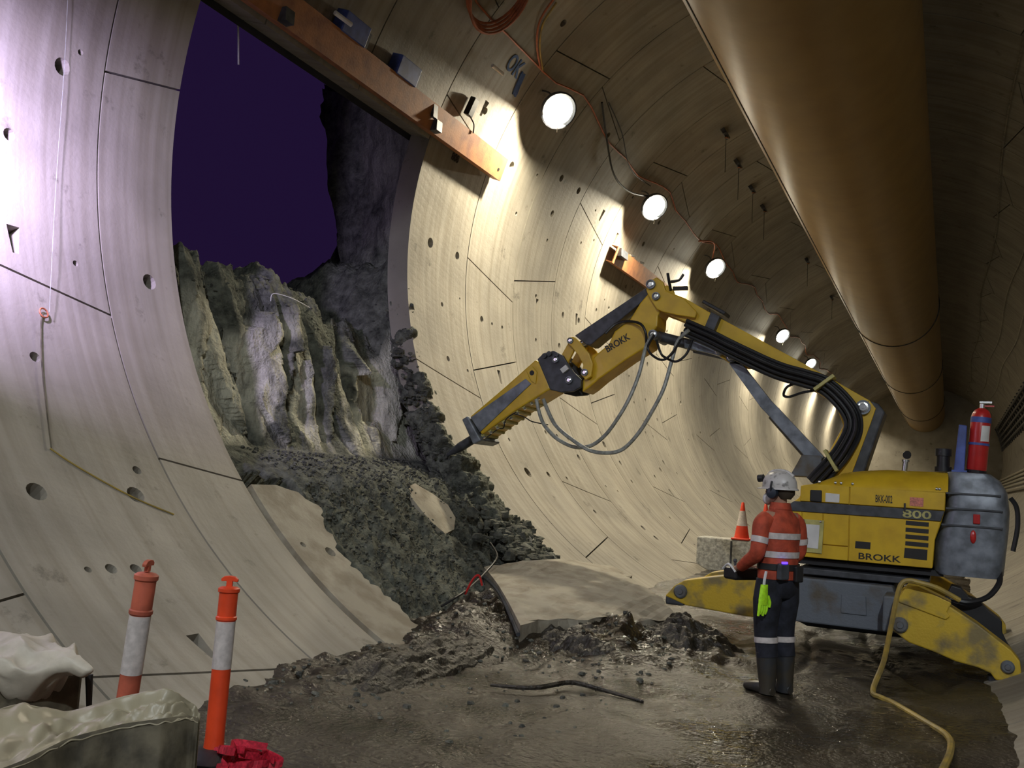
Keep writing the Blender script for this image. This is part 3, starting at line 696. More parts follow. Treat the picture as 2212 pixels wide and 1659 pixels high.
for i, (a, x) in enumerate(((57, 0), (47, 0), (39, 0))):
    P = [tp(float(y), a+1.0*math.sin(y*.35+i), R-.08) for y in np.arange(8, 80, 4.)]
    c = obj('sagging_wire', MB().tube(P, .014, n=5, sub=3), 'pipe_steel'); tag(c, ['upper', 'middle', 'lower'][i]+' of three thin wires sagging along the dark right wall', 'cable', 'wires on the right wall')

# ------------------------------------------------------------------ DEMOLITION MACHINE
MC = thing('demolition_robot', 'yellow tracked demolition robot with raised arm and hydraulic breaker', 'machine', (-.85, 11.85, 0))
YC = 11.85
def part(name, mb, m, parent=None, **k): return obj(name, mb, m, parent or MC, **k)
def plate(name, poly, y0, y1, m, parent=None, bevel=.012, **k): return part(name, MB().prism(poly, y0, y1), m, parent, bevel=bevel, **k)
def shift(poly, dx=0, dz=0): return [(x+dx, z+dz) for x, z in poly]
# --- breaker
brk = plate('breaker', [(-6.131, 2.438), (-5.645, 2.843), (-5.179, 3.251), (-5.074, 3.206), (-4.928, 2.851), (-5.416, 2.554), (-5.926, 2.191)], 11.58, 12.12, 'machine_yellow', bevel=.02)
plate('side_plate', [(-6.11, 2.425), (-5.30, 2.985), (-5.214, 2.915), (-5.95, 2.225)], 11.562, 11.585, 'steel_grey', brk, bevel=.004)
plate('lifting_eye', [(-5.293, 3.089), (-5.206, 3.153), (-5.134, 3.081), (-5.145, 2.914), (-5.216, 2.955)], 11.556, 11.585, 'machine_yellow', brk, bevel=.006)
part('eye_hole', MB().cyl((-5.205, 11.552, 3.065), (-5.205, 11.57, 3.065), .035, n=12), 'black_paint', brk)
plate('nose_collar', [(-6.24, 2.392), (-6.148, 2.448), (-5.908, 2.107), (-6.034, 2.049)], 11.54, 12.16, 'steel_grey', brk, bevel=.02)
d = Vector((-.855, 0, -.518)).normalized(); nv = Vector((.518, 0, -.855))
for q in range(9):                                     # ribs and bolts along the underside
    p = Vector((-5.93, 0, 2.19))+(Vector((-5.42, 0, 2.55))-Vector((-5.93, 0, 2.19)))*(q/8*1.55)
    if q < 8: part('rib', MB().cyl((p.x, 11.62, p.z-.0), (p.x, 12.08, p.z-.0), .028, n=8), 'pale_yellow', brk)
    part('bolt', MB().cyl((p.x+.03, 11.60, p.z-.02), (p.x+.045, 11.60, p.z-.045), .022, n=6), 'chrome', brk)
ch = part('chisel', MB().cyl((-6.02, 11.85, 2.245), (-6.40, 11.85, 2.01), .068, n=14).cyl((-6.40, 11.85, 2.01), (-6.60, 11.85, 1.885), .068, .025, n=14), 'dark_grey', brk, smooth=True)
# --- tool bracket and links
tb = part('tool_bracket', MB().prism([(-5.146, 3.258), (-5.061, 3.342), (-4.907, 3.377), (-4.77, 3.311), (-4.697, 3.208), (-4.602, 3.086), (-4.488, 2.986), (-4.486, 2.884), (-4.586, 2.825), (-4.76, 2.807), (-4.928, 2.839)], 11.57, 11.63).prism(
    [(-5.146, 3.258), (-5.061, 3.342), (-4.907, 3.377), (-4.77, 3.311), (-4.697, 3.208), (-4.602, 3.086), (-4.488, 2.986), (-4.486, 2.884), (-4.586, 2.825), (-4.76, 2.807), (-4.928, 2.839)], 12.07, 12.13).box((-4.98, 11.85, 3.05), (.14, .5, .40)).box((-4.78, 11.85, 3.0), (.3, .42, .16)), 'dark_grey', bevel=.012)
for x, z in ((-5.03, 3.30), (-4.96, 3.33), (-4.86, 3.31)): part('bolt', MB().cyl((x, 11.53, z), (x, 11.58, z), .035, n=8), 'dark_grey', tb)
part('hose_block', MB().box((-4.72, 11.55, 3.12), (.07, .05, .10), Matrix.Rotation(.9, 3, 'Y')), 'label_white', tb)
LINK = [(-4.709, 3.476), (-4.697, 3.559), (-4.621, 3.563), (-4.517, 3.476), (-4.391, 3.343), (-4.324, 3.191), (-4.34, 3.028), (-4.412, 2.983), (-4.492, 3.047), (-4.461, 3.179), (-4.54, 3.312), (-4.633, 3.414)]
for y in (11.55, 12.09): plate('link', LINK, y, y+.06, 'machine_yellow', bevel=.01)
for y in (11.62, 12.03): plate('rocker', [(-4.83, 3.29), (-4.72, 3.50), (-4.66, 3.55), (-4.61, 3.49), (-4.62, 3.414), (-4.72, 3.20)], y, y+.05, 'machine_yellow', bevel=.01)
# --- arm sections
A3 = [(-4.489, 2.823), (-4.488, 2.986), (-4.346, 3.312), (-4.153, 3.475), (-4.078, 3.647), (-3.877, 3.796), (-3.744, 4.026), (-3.628, 4.164), (-3.517, 4.191), (-3.397, 4.008), (-3.49, 3.85), (-3.493, 3.711), (-3.579, 3.593), (-3.592, 3.453), (-3.87, 3.284), (-4.254, 3.009), (-4.396, 2.886)]
a3 = plate('outer_arm', A3, 11.64, 12.06, 'machine_yellow', bevel=.02)
ex = Vector((.86, 0, .51)); ez = Vector((-.51, 0, .86))
lt = part('lettering', letters('BROKK', Vector((-4.155, 11.637, 3.36)), ex, ez, .36, .095), 'black_paint', a3); lt['label'] = 'black BROKK lettering'
hd = [(-3.651, 4.188), (-3.606, 4.308), (-3.517, 4.349), (-3.426, 4.282), (-3.387, 4.171), (-3.132, 4.052), (-2.963, 3.875), (-2.983, 3.802), (-3.181, 3.836), (-3.403, 3.883), (-3.495, 3.925), (-3.616, 4.107)]
for y in (11.575, 12.065): plate('elbow_plate', hd, y, y+.06, 'machine_yellow', bevel=.012)
BEAM = [(-3.45, 4.20), (-3.143, 4.075), (-2.822, 3.888), (-1.37, 3.084), (-0.873, 2.796), (-0.821, 2.682), (-0.918, 2.59), (-1.019, 2.658), (-1.472, 2.98), (-1.975, 3.226), (-2.19, 3.224), (-2.358, 3.204), (-2.527, 3.222), (-2.664, 3.317), (-2.689, 3.471), (-2.867, 3.588), (-3.071, 3.745), (-3.42, 3.89)]
a2 = part('middle_arm', MB().prism(BEAM, 11.66, 11.72).prism(BEAM, 11.98, 12.04), 'machine_yellow', bevel=.008)
TOPP = [(-3.2, 4.07), (-2.822, 3.87), (-1.37, 3.066), (-0.93, 2.81), (-.95, 2.72), (-1.43, 2.97), (-2.85, 3.75), (-3.2, 3.93)]
part('box_section', MB().prism(TOPP, 11.70, 12.0), 'machine_yellow', a2, bevel=.01)
plate('hose_clamp', [(-2.862, 3.641), (-2.775, 3.873), (-2.658, 3.813), (-2.744, 3.582)], 11.55, 12.15, 'dark_grey', a2, bevel=.008)
part('light_bar', MB().box((-2.78, 11.85, 3.96), (.34, .30, .045), Matrix.Rotation(.505, 3, 'Y')), 'black_rubber', a2, bevel=.01)
for q in range(4):
    x = -3.02+.13*q; z = 3.66-.062*q; part('fitting', MB().cyl((x, 11.60, z+.06), (x+.07, 11.60, z+.03), .022, n=8), 'chrome', a2)
A1 = [(-1.62, 2.96), (-1.388, 3.075), (-0.873, 2.796), (-0.821, 2.682), (-0.881, 2.468), (-1.067, 1.90), (-1.45, 1.90), (-1.166, 2.493), (-1.258, 2.742), (-1.468, 2.882)]
plate('inner_arm', A1, 11.72, 11.98, 'machine_yellow', bevel=.012)
plate('arm_tower', [(-0.895, 2.80), (-0.776, 2.76), (-0.70, 2.663), (-0.754, 2.494), (-0.93, 1.88), (-1.09, 1.88)], 11.64, 12.06, 'dark_grey', bevel=.02)
plate('tower_plate', [(-1.0, 2.70), (-.87, 2.79), (-.80, 2.70), (-.86, 2.5), (-1.06, 1.88), (-1.26, 1.88)], 11.60, 11.64, 'machine_yellow', bevel=.006)
# --- cylinders
def ram(name, p, q, r, m, parent=None, rod=None, y=YC):
    o = part(name, MB().cyl((p[0], y, p[1]), (q[0], y, q[1]), r, n=18), m, parent, smooth=True)
    if rod: part('rod', MB().cyl((q[0], y, q[1]), (rod[0], y, rod[1]), r*.6, n=14), 'chrome', o, smooth=True)
    return o
rc = plate('cylinder_guard', [(-3.66, 4.25), (-3.55, 4.32), (-3.50, 4.24), (-4.42, 3.47), (-4.48, 3.47), (-4.66, 3.60)], 11.68, 12.02, 'dark_grey', bevel=.012)
ram('tilt_cylinder', (-3.62, 4.20), (-4.40, 3.60), .075, 'steel_grey', rod=(-4.66, 3.50))
cg = plate('lift_cylinder_guard', [(-2.545, 3.33), (-2.44, 3.30), (-2.02, 2.78), (-1.90, 2.66), (-1.28, 2.02), (-1.40, 1.90), (-2.03, 2.58), (-2.13, 2.68), (-2.54, 3.22)], 11.66, 11.74, 'steel_grey', bevel=.008)
ram('lift_cylinder', (-1.36, 1.92), (-2.0, 2.62), .085, 'dark_grey', rod=(-2.50, 3.27))
plate('cylinder_mount', [(-1.62, 2.12), (-1.40, 2.12), (-1.25, 1.86), (-1.75, 1.86)], 11.62, 12.08, 'chassis_grey')
ram('arm_cylinder', (-3.53, 3.61), (-3.0, 3.47), .07, 'dark_grey', rod=(-2.66, 3.37), y=11.85)
plate('cylinder_link', [(-3.12, 3.53), (-2.64, 3.425), (-2.60, 3.37), (-2.66, 3.32), (-3.11, 3.42)], 11.60, 11.66, 'steel_grey', bevel=.008)
plate('cylinder_link', [(-3.12, 3.53), (-2.64, 3.425), (-2.60, 3.37), (-2.66, 3.32), (-3.11, 3.42)], 12.04, 12.10, 'steel_grey', bevel=.008)
for x, z, r, y in ((-3.581, 4.249, .062, 11.53), (-3.502, 4.09, .052, 11.53), (-4.661, 3.507, .042, 11.52), (-4.429, 3.078, .048, 11.52), (-4.865, 3.249, .045, 11.53), (-4.65, 2.973, .05, 11.53), (-3.528, 3.592, .06, 11.56), (-2.666, 3.371, .055, 11.56), (-2.507, 3.289, .055, 11.56), (-.937, 2.705, .085, 11.54)):
    pn = part('pin', MB().cyl((x, y, z), (x, 2*YC-y, z), r, n=16), 'steel_grey', smooth=True)
    part('pin_cap', MB().lathe([(r*.72, 0), (r*.72, .012), (r*.5, .016), (r*.45, .006), (r*.2, .006), (r*.2, .014)], (x, y+.002, z), (0, -1, 0), n=14), 'chrome', pn)
pr = part('hose_guide', MB().tube([(-3.45, 12.05, 4.27), (-3.50, 12.1, 4.42), (-3.52, 12.1, 4.52)], .022, n=6).tube([(-3.47, 12.1, 4.40), (-3.36, 12.1, 4.42), (-3.30, 12.1, 4.50)], .02, n=6).box((-3.33, 12.08, 4.30), (.2, .05, .05)), 'black_rubber')
# --- hoses
for nm, Y_, P, r, m in (
 ('breaker_hose', 11.5, [(-3.498, 3.575), (-3.601, 3.438), (-3.673, 3.063), (-3.767, 2.728), (-3.916, 2.449), (-4.09, 2.246), (-4.292, 2.109), (-4.502, 2.08), (-4.723, 2.171), (-4.908, 2.325), (-5.028, 2.474), (-5.116, 2.70)], .026, 'hose_grey'),
 ('breaker_hose', 11.4, [(-3.009, 3.613), (-3.158, 3.479), (-3.223, 3.21), (-3.285, 2.863), (-3.426, 2.553), (-3.611, 2.278), (-3.821, 2.076), (-4.022, 2.019), (-4.251, 2.047), (-4.534, 2.202), (-4.736, 2.334), (-4.853, 2.471), (-4.95, 2.70)], .026, 'hose_grey'),
 ('arm_hose', 11.45, [(-3.47, 3.56), (-3.565, 3.411), (-3.479, 3.293), (-3.317, 3.235), (-3.185, 3.352), (-3.096, 3.56)], .016, 'black_rubber'),
 ('arm_hose', 11.42, [(-3.431, 3.50), (-3.38, 3.33), (-3.304, 3.267), (-3.145, 3.21), (-3.015, 3.306), (-2.963, 3.50)], .016, 'black_rubber'),
 ('arm_hose', 11.55, [(-4.17, 3.60), (-4.049, 3.74), (-3.864, 3.768), (-3.677, 3.716), (-3.599, 3.596), (-3.602, 3.458)], .018, 'black_rubber'),
 ('arm_hose', 11.5, [(-1.503, 2.955), (-1.66, 2.98), (-1.798, 2.932), (-1.829, 2.822), (-1.759, 2.80), (-1.622, 2.86), (-1.45, 2.9)], .016, 'black_rubber'),
 ('arm_hose', 11.55, [(-5.45, 2.50), (-5.30, 2.46), (-5.17, 2.40), (-4.90, 2.36)], .008, 'black_rubber'),
 ('arm_hose', 11.6, [(-5.85, 2.16), (-5.72, 2.28), (-5.62, 2.30), (-5.55, 2.42), (-5.40, 2.52)], .008, 'black_rubber')):
    part(nm, MB().tube([(x, Y_+.06*math.sin(i*1.3), z) for i, (x, z) in enumerate(P)], r, n=8), m, smooth=True)
BUN = [(-3.08, 3.66), (-2.72, 3.50), (-2.464, 3.371), (-1.946, 3.132), (-1.592, 3.026), (-1.383, 2.957), (-1.193, 2.80), (-1.055, 2.609), (-1.033, 2.434), (-1.111, 2.238), (-1.222, 2.057), (-1.45, 1.78)]
for q in range(7):
    ph = q*.9; off = (q-3)*.026
    P = []
    for i, (x, z) in enumerate(BUN):
        x2, z2 = BUN[min(i+1, len(BUN)-1)]; x1, z1 = BUN[max(i-1, 0)]; tx, tz = x2-x1, z2-z1; L = math.hypot(tx, tz)
        P.append((x-tz/L*off*1.1, 11.46+.05*math.sin(ph+i*.25)+(.03 if q % 2 else -.02), z+tx/L*off*1.1))
    part('hydraulic_hose', MB().tube(P, .024, n=8), 'black_rubber', smooth=True)
for x, z, a in ((-1.36, 2.97, .9), (-1.26, 2.06, -.55)):
    part('hose_strap', MB().box((x, 11.45, z), (.04, .20, .28), Matrix.Rotation(a+PI/2*0, 3, 'Y')), 'pale_yellow', bevel=.006)
# --- upper body
BODY = [(-1.72, 1.479), (-1.54, 1.619), (-1.536, 1.748), (-1.37, 1.781), (-.04, 1.775), (-0.046, 1.578), (-0.085, 1.426), (-0.138, 1.252), (-0.155, 0.948), (-1.60, 0.952), (-1.72, 1.0)]
body = plate('body_shell', BODY, 11.02, 12.68, 'machine_yellow', bevel=.02)
hs = [(-1.40, 1.775), (-1.106, 1.925), (-0.906, 1.96), (-0.639, 1.985), (-0.02, 1.99), (-0.02, 1.775)]
m_ = MB(); n_ = len(hs); rows = []
for y, k in ((11.0, 0), (11.02, .22), (11.10, .62), (11.24, .93), (11.40, 1.0), (12.30, 1.0), (12.46, .93), (12.60, .62), (12.68, .22), (12.70, 0)):
    rows.append([(x, y, 1.765+(z-1.765)*k) for x, z in hs[:-1]])
nn = len(hs)-1; vs = [p for r_ in rows for p in r_]
m_.add(vs, [(i*nn+j, (i+1)*nn+j, (i+1)*nn+j+1, i*nn+j+1) for i in range(len(rows)-1) for j in range(nn-1)]+[tuple(i*nn+nn-1 for i in range(len(rows)))])
part('engine_hood', m_, 'machine_yellow', smooth=True)
for x in (-1.33, -1.16, -1.10, -.98, -.13, -.10): part('hood_bolt', MB().ball((x, 11.0, 1.80-.002*(x+1)), .016, .01, .016, n=8, m=6), 'chrome')
# side panels, proud of the shell with open joints between them
ST0 = lambda x: 1.46; ST1 = lambda x: 1.568
def panel(name, poly, m, y=10.995, th=.03, parent=None, bevel=.005): return plate(name, poly, y, y+th, m, parent or body, bevel=bevel)
panel('side_panel', [(-1.53, 1.575), (-1.53, 1.745), (-1.38, 1.772), (-1.012, 1.768), (-1.012, 1.575)], 'machine_yellow')
panel('side_panel', [(-1.002, 1.575), (-1.002, 1.768), (-.045, 1.762), (-.05, 1.575)], 'machine_yellow')
panel('side_panel', [(-1.70, 1.45), (-1.70, 1.02), (-1.60, .96), (-1.512, .96), (-1.512, 1.45)], 'machine_yellow')
panel('side_panel', [(-1.275, 1.112), (-1.275, 1.45), (-1.008, 1.45), (-1.008, 1.112)], 'machine_yellow')
panel('side_panel', [(-1.502, .955), (-1.502, 1.102), (-1.008, 1.102), (-1.008, .955)], 'machine_yellow')
panel('side_panel', [(-1.502, 1.112), (-1.502, 1.45), (-1.285, 1.45), (-1.285, 1.112)], 'machine_yellow')
panel('side_panel', [(-.998, .955), (-.998, 1.45), (-.09, 1.45), (-.142, 1.25), (-.16, .955)], 'machine_yellow')
panel('stripe', [(-1.71, 1.487), (-1.60, 1.567), (-.05, 1.567), (-.085, 1.456), (-1.70, 1.456)], 'dark_grey', y=11.0)
lt = part('lettering', letters('BROKK', (-.897, 10.996, .983), (1, 0, 0), (0, 0, 1), .43, .071), 'black_paint', body); lt['label'] = 'black BROKK lettering'
lt = part('lettering', letters('800', (-.462, 10.998, 1.470), (1, 0, 0), (0, 0, 1), .285, .085), 'pale_yellow', body); lt['label'] = 'yellow figures 800'
lt = part('lettering', letters('BKK-002', (-.738, 10.996, 1.612), (1, 0, 0), (0, 0, 1), .172, .085), 'black_paint', body); lt['label'] = 'black stencilled plant number'
panel('warning_sign', [(-.394, 1.60), (-.258, 1.598), (-.256, 1.692), (-.392, 1.694)], 'sign_pink', y=10.99, th=.006, bevel=0)
for k in range(4): panel('vent_slot', [(-.429, 1.392-.073*k), (-.202, 1.389-.073*k), (-.20, 1.436-.073*k), (-.427, 1.438-.073*k)], 'black_paint', y=10.992, th=.01, bevel=.002)
panel('vent_slot', [(-.44, 1.04), (-.212, 1.034), (-.208, 1.147), (-.432, 1.148)], 'black_paint', y=10.992, th=.01, bevel=.002)
panel('vent_slot', [(-.936, 1.098), (-.779, 1.098), (-.776, 1.175), (-.932, 1.176)], 'black_paint', y=10.992, th=.01, bevel=.002)
panel('work_light', [(-1.426, 1.575), (-1.298, 1.572), (-1.30, 1.708), (-1.426, 1.706)], 'black_rubber', y=10.975, th=.03, bevel=.012)
panel('data_plate', [(-1.262, 1.58), (-1.112, 1.582), (-1.111, 1.678), (-1.262, 1.682)], 'label_white', y=10.988, th=.01)
po = panel('document_pouch', [(-1.508, 1.01), (-1.28, 1.005), (-1.266, 1.375), (-1.508, 1.372)], 'pale_yellow', y=10.975, th=.022)
panel('clear_sleeve', [(-1.47, 1.06), (-1.32, 1.055), (-1.31, 1.32), (-1.47, 1.32)], 'label_white', y=10.968, th=.008, parent=po)
for x in (-1.48, -1.30): part('stud', MB().ball((x, 10.965, 1.36), .012, n=8, m=6), 'chrome', body)
part('latch', MB().box((-.44, 10.985, 1.58), (.018, .02, .09)), 'black_rubber', body)
# counterweight: rounded in plan, built as a loft of super-ellipses
cwz = [(.90, .20, .50), (.93, .0, .53), (1.25, -.0, .56), (1.43, .03, .575), (1.60, .06, .58), (1.80, .06, .555), (1.92, .06, .49), (1.985, .09, .40), (1.995, .15, .30)]
m_ = MB(); n_ = 44; vs = []
for z, dx, xr in cwz:
    x0 = {.90: -.12}.get(z, np.interp(z, [.93, 1.25, 1.43, 1.6, 2.], [-.155, -.142, -.083, -.044, -.034])); x1 = xr
    cxm = (x0+x1)/2; hx = (x1-x0)/2; hy = .87 if z < 1.9 else (.80 if z < 1.99 else .72)
    for j in range(n_):
        t = 2*PI*j/n_; c_, s_ = math.cos(t), math.sin(t); e = .32
        vs.append((cxm+hx*math.copysign(abs(c_)**e, c_), YC+hy*math.copysign(abs(s_)**e, s_), z))
m_.add(vs, [(i*n_+j, i*n_+(j+1) % n_, (i+1)*n_+(j+1) % n_, (i+1)*n_+j) for i in range(len(cwz)-1) for j in range(n_)]+[tuple(range(n_-1, -1, -1)), tuple(range((len(cwz)-1)*n_, len(cwz)*n_))])
cw = part('counterweight', m_, 'steel_grey', smooth=True)
for z, x0, x1 in ((1.425, -.08, .50), (1.60, -.04, .50), (1.76, -.04, .48)): part('rib', MB().box(((x0+x1)/2, 10.985, z), (x1-x0, .03, .022)), 'dark_grey', cw, bevel=.006)
part('tail_light', MB().box((.255, 10.97, 1.507), (.066, .03, .10)), 'red_paint', cw, bevel=.008)
part('tail_light', MB().ball((.225, 10.975, 1.32), .03, .02, .07, n=10, m=8), 'red_paint', cw)
part('rear_grip', MB().tube([(.57, 11.1, 1.75), (.63, 11.1, 1.65), (.64, 11.1, 1.45), (.60, 11.1, 1.2)], .025, n=6), 'black_rubber', cw)
part('rear_hose', MB().tube([(.48, 11.1, .98), (.47, 11.0, .86), (.36, 10.9, .72), (.18, 10.8, .66), (.02, 10.8, .68)], .028, n=8), 'black_rubber', smooth=True)
# roof fittings
part('exhaust', MB().cyl((-.475, 11.5, 1.97), (-.462, 11.5, 2.10), .03, n=12).cyl((-.462, 11.5, 2.09), (-.462, 11.5, 2.115), .042, n=12), 'chrome', smooth=True)
part('exhaust_flap', MB().cyl((-.45, 11.48, 2.165), (-.45, 11.52, 2.175), .045, n=14), 'black_rubber')
hn = part('horn', MB().cyl((-.075, 11.4, 2.0), (-.075, 11.4, 2.05), .09, n=14).cyl((-.075, 11.4, 2.05), (-.075, 11.4, 2.17), .07, n=14).cyl((-.075, 11.4, 2.17), (-.075, 11.4, 2.25), .085, n=14), 'black_rubber', smooth=True)
# --- slewing ring, chassis
part('slewing_ring', MB().cyl((-.85, YC, .74), (-.85, YC, .95), .62, n=36).box((-.8, YC, .90), (1.5, 1.5, .06)), 'black_rubber')
part('deck', MB().box((-.86, YC-.35, .80), (1.35, 1.05, .07)), 'dark_grey', bevel=.01)
chs = plate('chassis', [(-1.60, .735), (-.535, .735), (-.50, .60), (-.57, .25), (-1.56, .25), (-1.64, .5)], 10.86, 12.84, 'chassis_grey', bevel=.02)
plate('access_cover', [(-1.05, .60), (-.80, .60), (-.79, .40), (-1.05, .40)], 10.845, 10.87, 'chassis_grey', chs, bevel=.006)
for q in (-1, 1):
    tr = part('track', MB().prism([(-1.55, .20), (-1.65, .28), (-1.65, .40), (-1.55, .48), (-.15, .48), (-.05, .40), (-.05, .28), (-.15, .20), (-.25, .16), (-1.45, .16)], YC+q*.45-.14, YC+q*.45+.14), 'black_rubber', bevel=.03)
# --- outriggers
def leg(poly, y0, y1, pins, cover=None):
    o = part('outrigger', MB().prism(poly, y0, y1), 'dirty_yellow', bevel=.015)
    for x, z, r in pins:
        part('pivot', MB().lathe([(r, -.01), (r, .02), (r*.8, .035), (r*.45, .035), (r*.4, .05), (r*.05, .05)], (x, y0, z), (0, -1, 0), n=18), 'chassis_grey', o)
    if cover: part('cover_plate', MB().prism(cover, y0-.02, y0+.3), 'dirty_yellow', o, bevel=.01)
    return o
LR = [(-0.47, 0.71), (-0.41, 0.78), (-0.351, 0.81), (-0.27, 0.805), (0.024, 0.66), (0.257, 0.525), (0.544, 0.319), (0.615, 0.231), (0.627, 0.127), (0.606, 0.026), (0.414, 0.03), (0.369, 0.089), (0.263, 0.123), (0.071, 0.154), (-0.124, 0.22), (-0.34, 0.276), (-0.487, 0.369), (-0.51, 0.48)]
l1 = leg(LR, 10.10, 10.42, [(-.424, .437, .075), (.513, .167, .06)], [(-0.44, 0.70), (-0.37, 0.825), (-0.27, 0.827), (0.03, 0.70), (-0.01, 0.61), (0.019, 0.571), (-0.02, 0.535), (-0.44, 0.655)])
part('foot_pad', MB().cyl((.51, 10.26, 0.0), (.51, 10.26, .05), .16, n=18), 'dark_grey', l1)
part('leg_mount', MB().box((-.45, 10.62, .50), (.30, .55, .36)), 'chassis_grey', l1, bevel=.02)
LF = [(-3.044, 0.346), (-2.944, 0.469), (-2.822, 0.553), (-2.216, 0.685), (-1.94, 0.70), (-1.50, 0.647), (-1.49, 0.34), (-1.999, 0.22), (-2.236, 0.23), (-2.788, 0.265)]
l2 = leg(LF, 11.0, 11.32, [(-2.858, .42, .08)])
part('foot_pad', MB().box((-2.93, 11.16, .30), (.22, .30, .10)), 'dark_grey', l2, bevel=.02)
mir = lambda P: [(x, z) for x, z in P]
l3 = leg([(x+.02, z) for x, z in LR], 13.02, 13.34, [])
DK = [(-.05, .62), (.03, .80), (.12, .78), (.19, .70), (.30, .66), (.38, .58), (.50, .49), (.505, .375), (.56, .257), (.60, .2), (.55, .10), (.10, .30)]
part('leg_cylinder_guard', MB().prism(DK, 10.95, 11.25), 'black_rubber', bevel=.01)
l4 = leg(LF, 12.4, 12.72, [])

# ------------------------------------------------------------------ FIRE EXTINGUISHER on the counterweight
fe = thing('fire_extinguisher', 'red fire extinguisher with blue band standing on the machine counterweight', 'fire extinguisher', (.25, 11.25, 1.99))
ax = Vector((.07, 0, 1)).normalized(); b0 = Vector((.25, 11.25, 1.995))
obj('cylinder', MB().lathe([(.094, 0), (.10, .02), (.10, .56), (.092, .61), (.07, .65), (.035, .675)], b0+ax*.03, ax, n=24), 'red_paint', fe, smooth=True)
obj('base_ring', MB().lathe([(.10, 0), (.103, .03)], b0, ax, n=24), 'black_rubber', fe)
obj('band', MB().lathe([(.102, 0), (.102, .06)], b0+ax*.545, ax, n=24), 'blue_paint', fe, smooth=True)
obj('clamp', MB().lathe([(.106, 0), (.106, .025)], b0+ax*.30, ax, n=24), 'blue_paint', fe, smooth=True)
m_ = MB(); c0 = b0+ax*.34; vs = []
for h in (0, .17):
    for j in range(7): t = -PI/2+.10+j*.17; vs.append(c0+ax*h+Vector((.102*math.cos(t), .102*math.sin(t), 0)))
obj('label', m_.add(vs, [(j, j+1, j+8, j+7) for j in range(6)]), 'label_white', fe)
obj('valve', MB().cyl(b0+ax*.69, b0+ax*.75, .028, n=12).box(b0+ax*.77+Vector((.03, 0, 0)), (.12, .03, .02)), 'chrome', fe)
obj('handle', MB().box(b0+ax*.73+Vector((.05, 0, 0)), (.13, .035, .015)), 'red_paint', fe)
br = thing('extinguisher_bracket', 'blue upright bracket beside the fire extinguisher on the machine', 'bracket', (.10, 11.25, 1.99))
obj('back_plate', MB().prism([(.030, 2.0), (.135, 2.0), (.155, 2.50), (.075, 2.51)], 11.17, 11.33), 'blue_paint', br, bevel=.01)
obj('foot', MB().box((.085, 11.25, 2.005), (.15, .2, .02)), 'blue_paint', br)

# ------------------------------------------------------------------ FALLEN SLAB, REMNANT, RUBBLE
def fallen():
    A = Vector((-3.65, 8.2, .25)); B = Vector((-5.22, 10.5, .50)); C = Vector((-4.04, 12.1, .52)); D = Vector((-2.45, 9.80, .20))
    nu, nv = 22, 18; rnd = random.Random(3); mb = MB(); L = []
    for dz in (0, -.34):
        for i in range(nu+1):
            for j in range(nv+1):
                u = i/nu; v = j/nv; rag = .0
                if i == 0: rag = -.10*rnd.random()*(1 if 0 < j else 0)-(.12*math.sin(v*9)**2 if j else 0)
                uu = u-rag*.35 if i == 0 else u
                p = A*(1-uu)*(1-v)+B*uu*(1-v)+D*(1-uu)*v+C*uu*v
                p.z += .10*math.sin(PI*min(max(v, 0), 1))*(.4+.6*u)+.05*math.sin(PI*u)+dz+.012*rnd.uniform(-1, 1)*(j > 0 and i > 0)
                if j == nv: p += Vector((.04*rnd.uniform(-1, 1), .04*rnd.uniform(-1, 1), 0))
                L.append(p)
    w_ = nv+1; n2 = (nu+1)*w_; I = lambda l, i, j: l*n2+i*w_+j; fs = []
    for i in range(nu):
        for j in range(nv): fs += [(I(0,i,j), I(0,i+1,j), I(0,i+1,j+1), I(0,i,j+1)), (I(1,i,j), I(1,i,j+1), I(1,i+1,j+1), I(1,i+1,j))]
        fs += [(I(0,i,0), I(1,i,0), I(1,i+1,0), I(0,i+1,0)), (I(0,i,nv), I(0,i+1,nv), I(1,i+1,nv), I(1,i,nv))]
    for j in range(nv): fs += [(I(0,0,j), I(0,0,j+1), I(1,0,j+1), I(1,0,j)), (I(0,nu,j), I(1,nu,j), I(1,nu,j+1), I(0,nu,j+1))]
    return mb.add(L, fs)
sl = thing('concrete_slab', 'broken lining slab lying on the floor under the breaker', 'concrete slab', (-3.9, 10.1, 0))
obj('slab', fallen(), 'dirty_concrete', sl)
P = [Vector((-3.62, 8.17, .20)), Vector((-4.4, 9.35, .40)), Vector((-5.20, 10.48, .44))]
obj('edge_strip', MB().tube([p+Vector((-.03, -.01, -.03)) for p in P], .022, n=6), 'dark_grey', sl)
def mudheap(name, label, cx, cy, rx, ry, h, seed):
    x = np.linspace(-1.2, 1.2, 110); U, V = np.meshgrid(x, x, indexing='ij'); Xh = cx+U*rx; Yh = cy+V*ry
    r_ = np.sqrt(U*U+V*V)+.20*fbm(U*1.6+seed, V*1.6, U*0+seed, 4); H = np.clip(1-r_**2, -.25, 1)
    Z = h*H*(1+.30*fbm(U*2.4+seed, V*2.4, U*0+1, 3, .5))+.035*fbm(U*7, V*7, U*0+seed, 4, .5)*(H > 0)
    o = grid_obj(name, Xh, Yh, np.where(H <= -.05, -.12, Z), 'wet_muck', attr=U*0); tag(o, label, 'soil', kind='stuff'); return o
mudheap('mud_heap', 'dark clumpy mud heaped along the near edge of the fallen slab', -3.1, 8.65, .60, .55, .26, 2)
mudheap('mud_heap', 'dark clumpy mud under the right end of the fallen slab', -2.45, 9.35, .62, .62, .30, 12)
mudheap('mud_heap', 'dark mud heaped under the left end of the fallen slab', -4.45, 8.9, .55, .75, .25, 5)
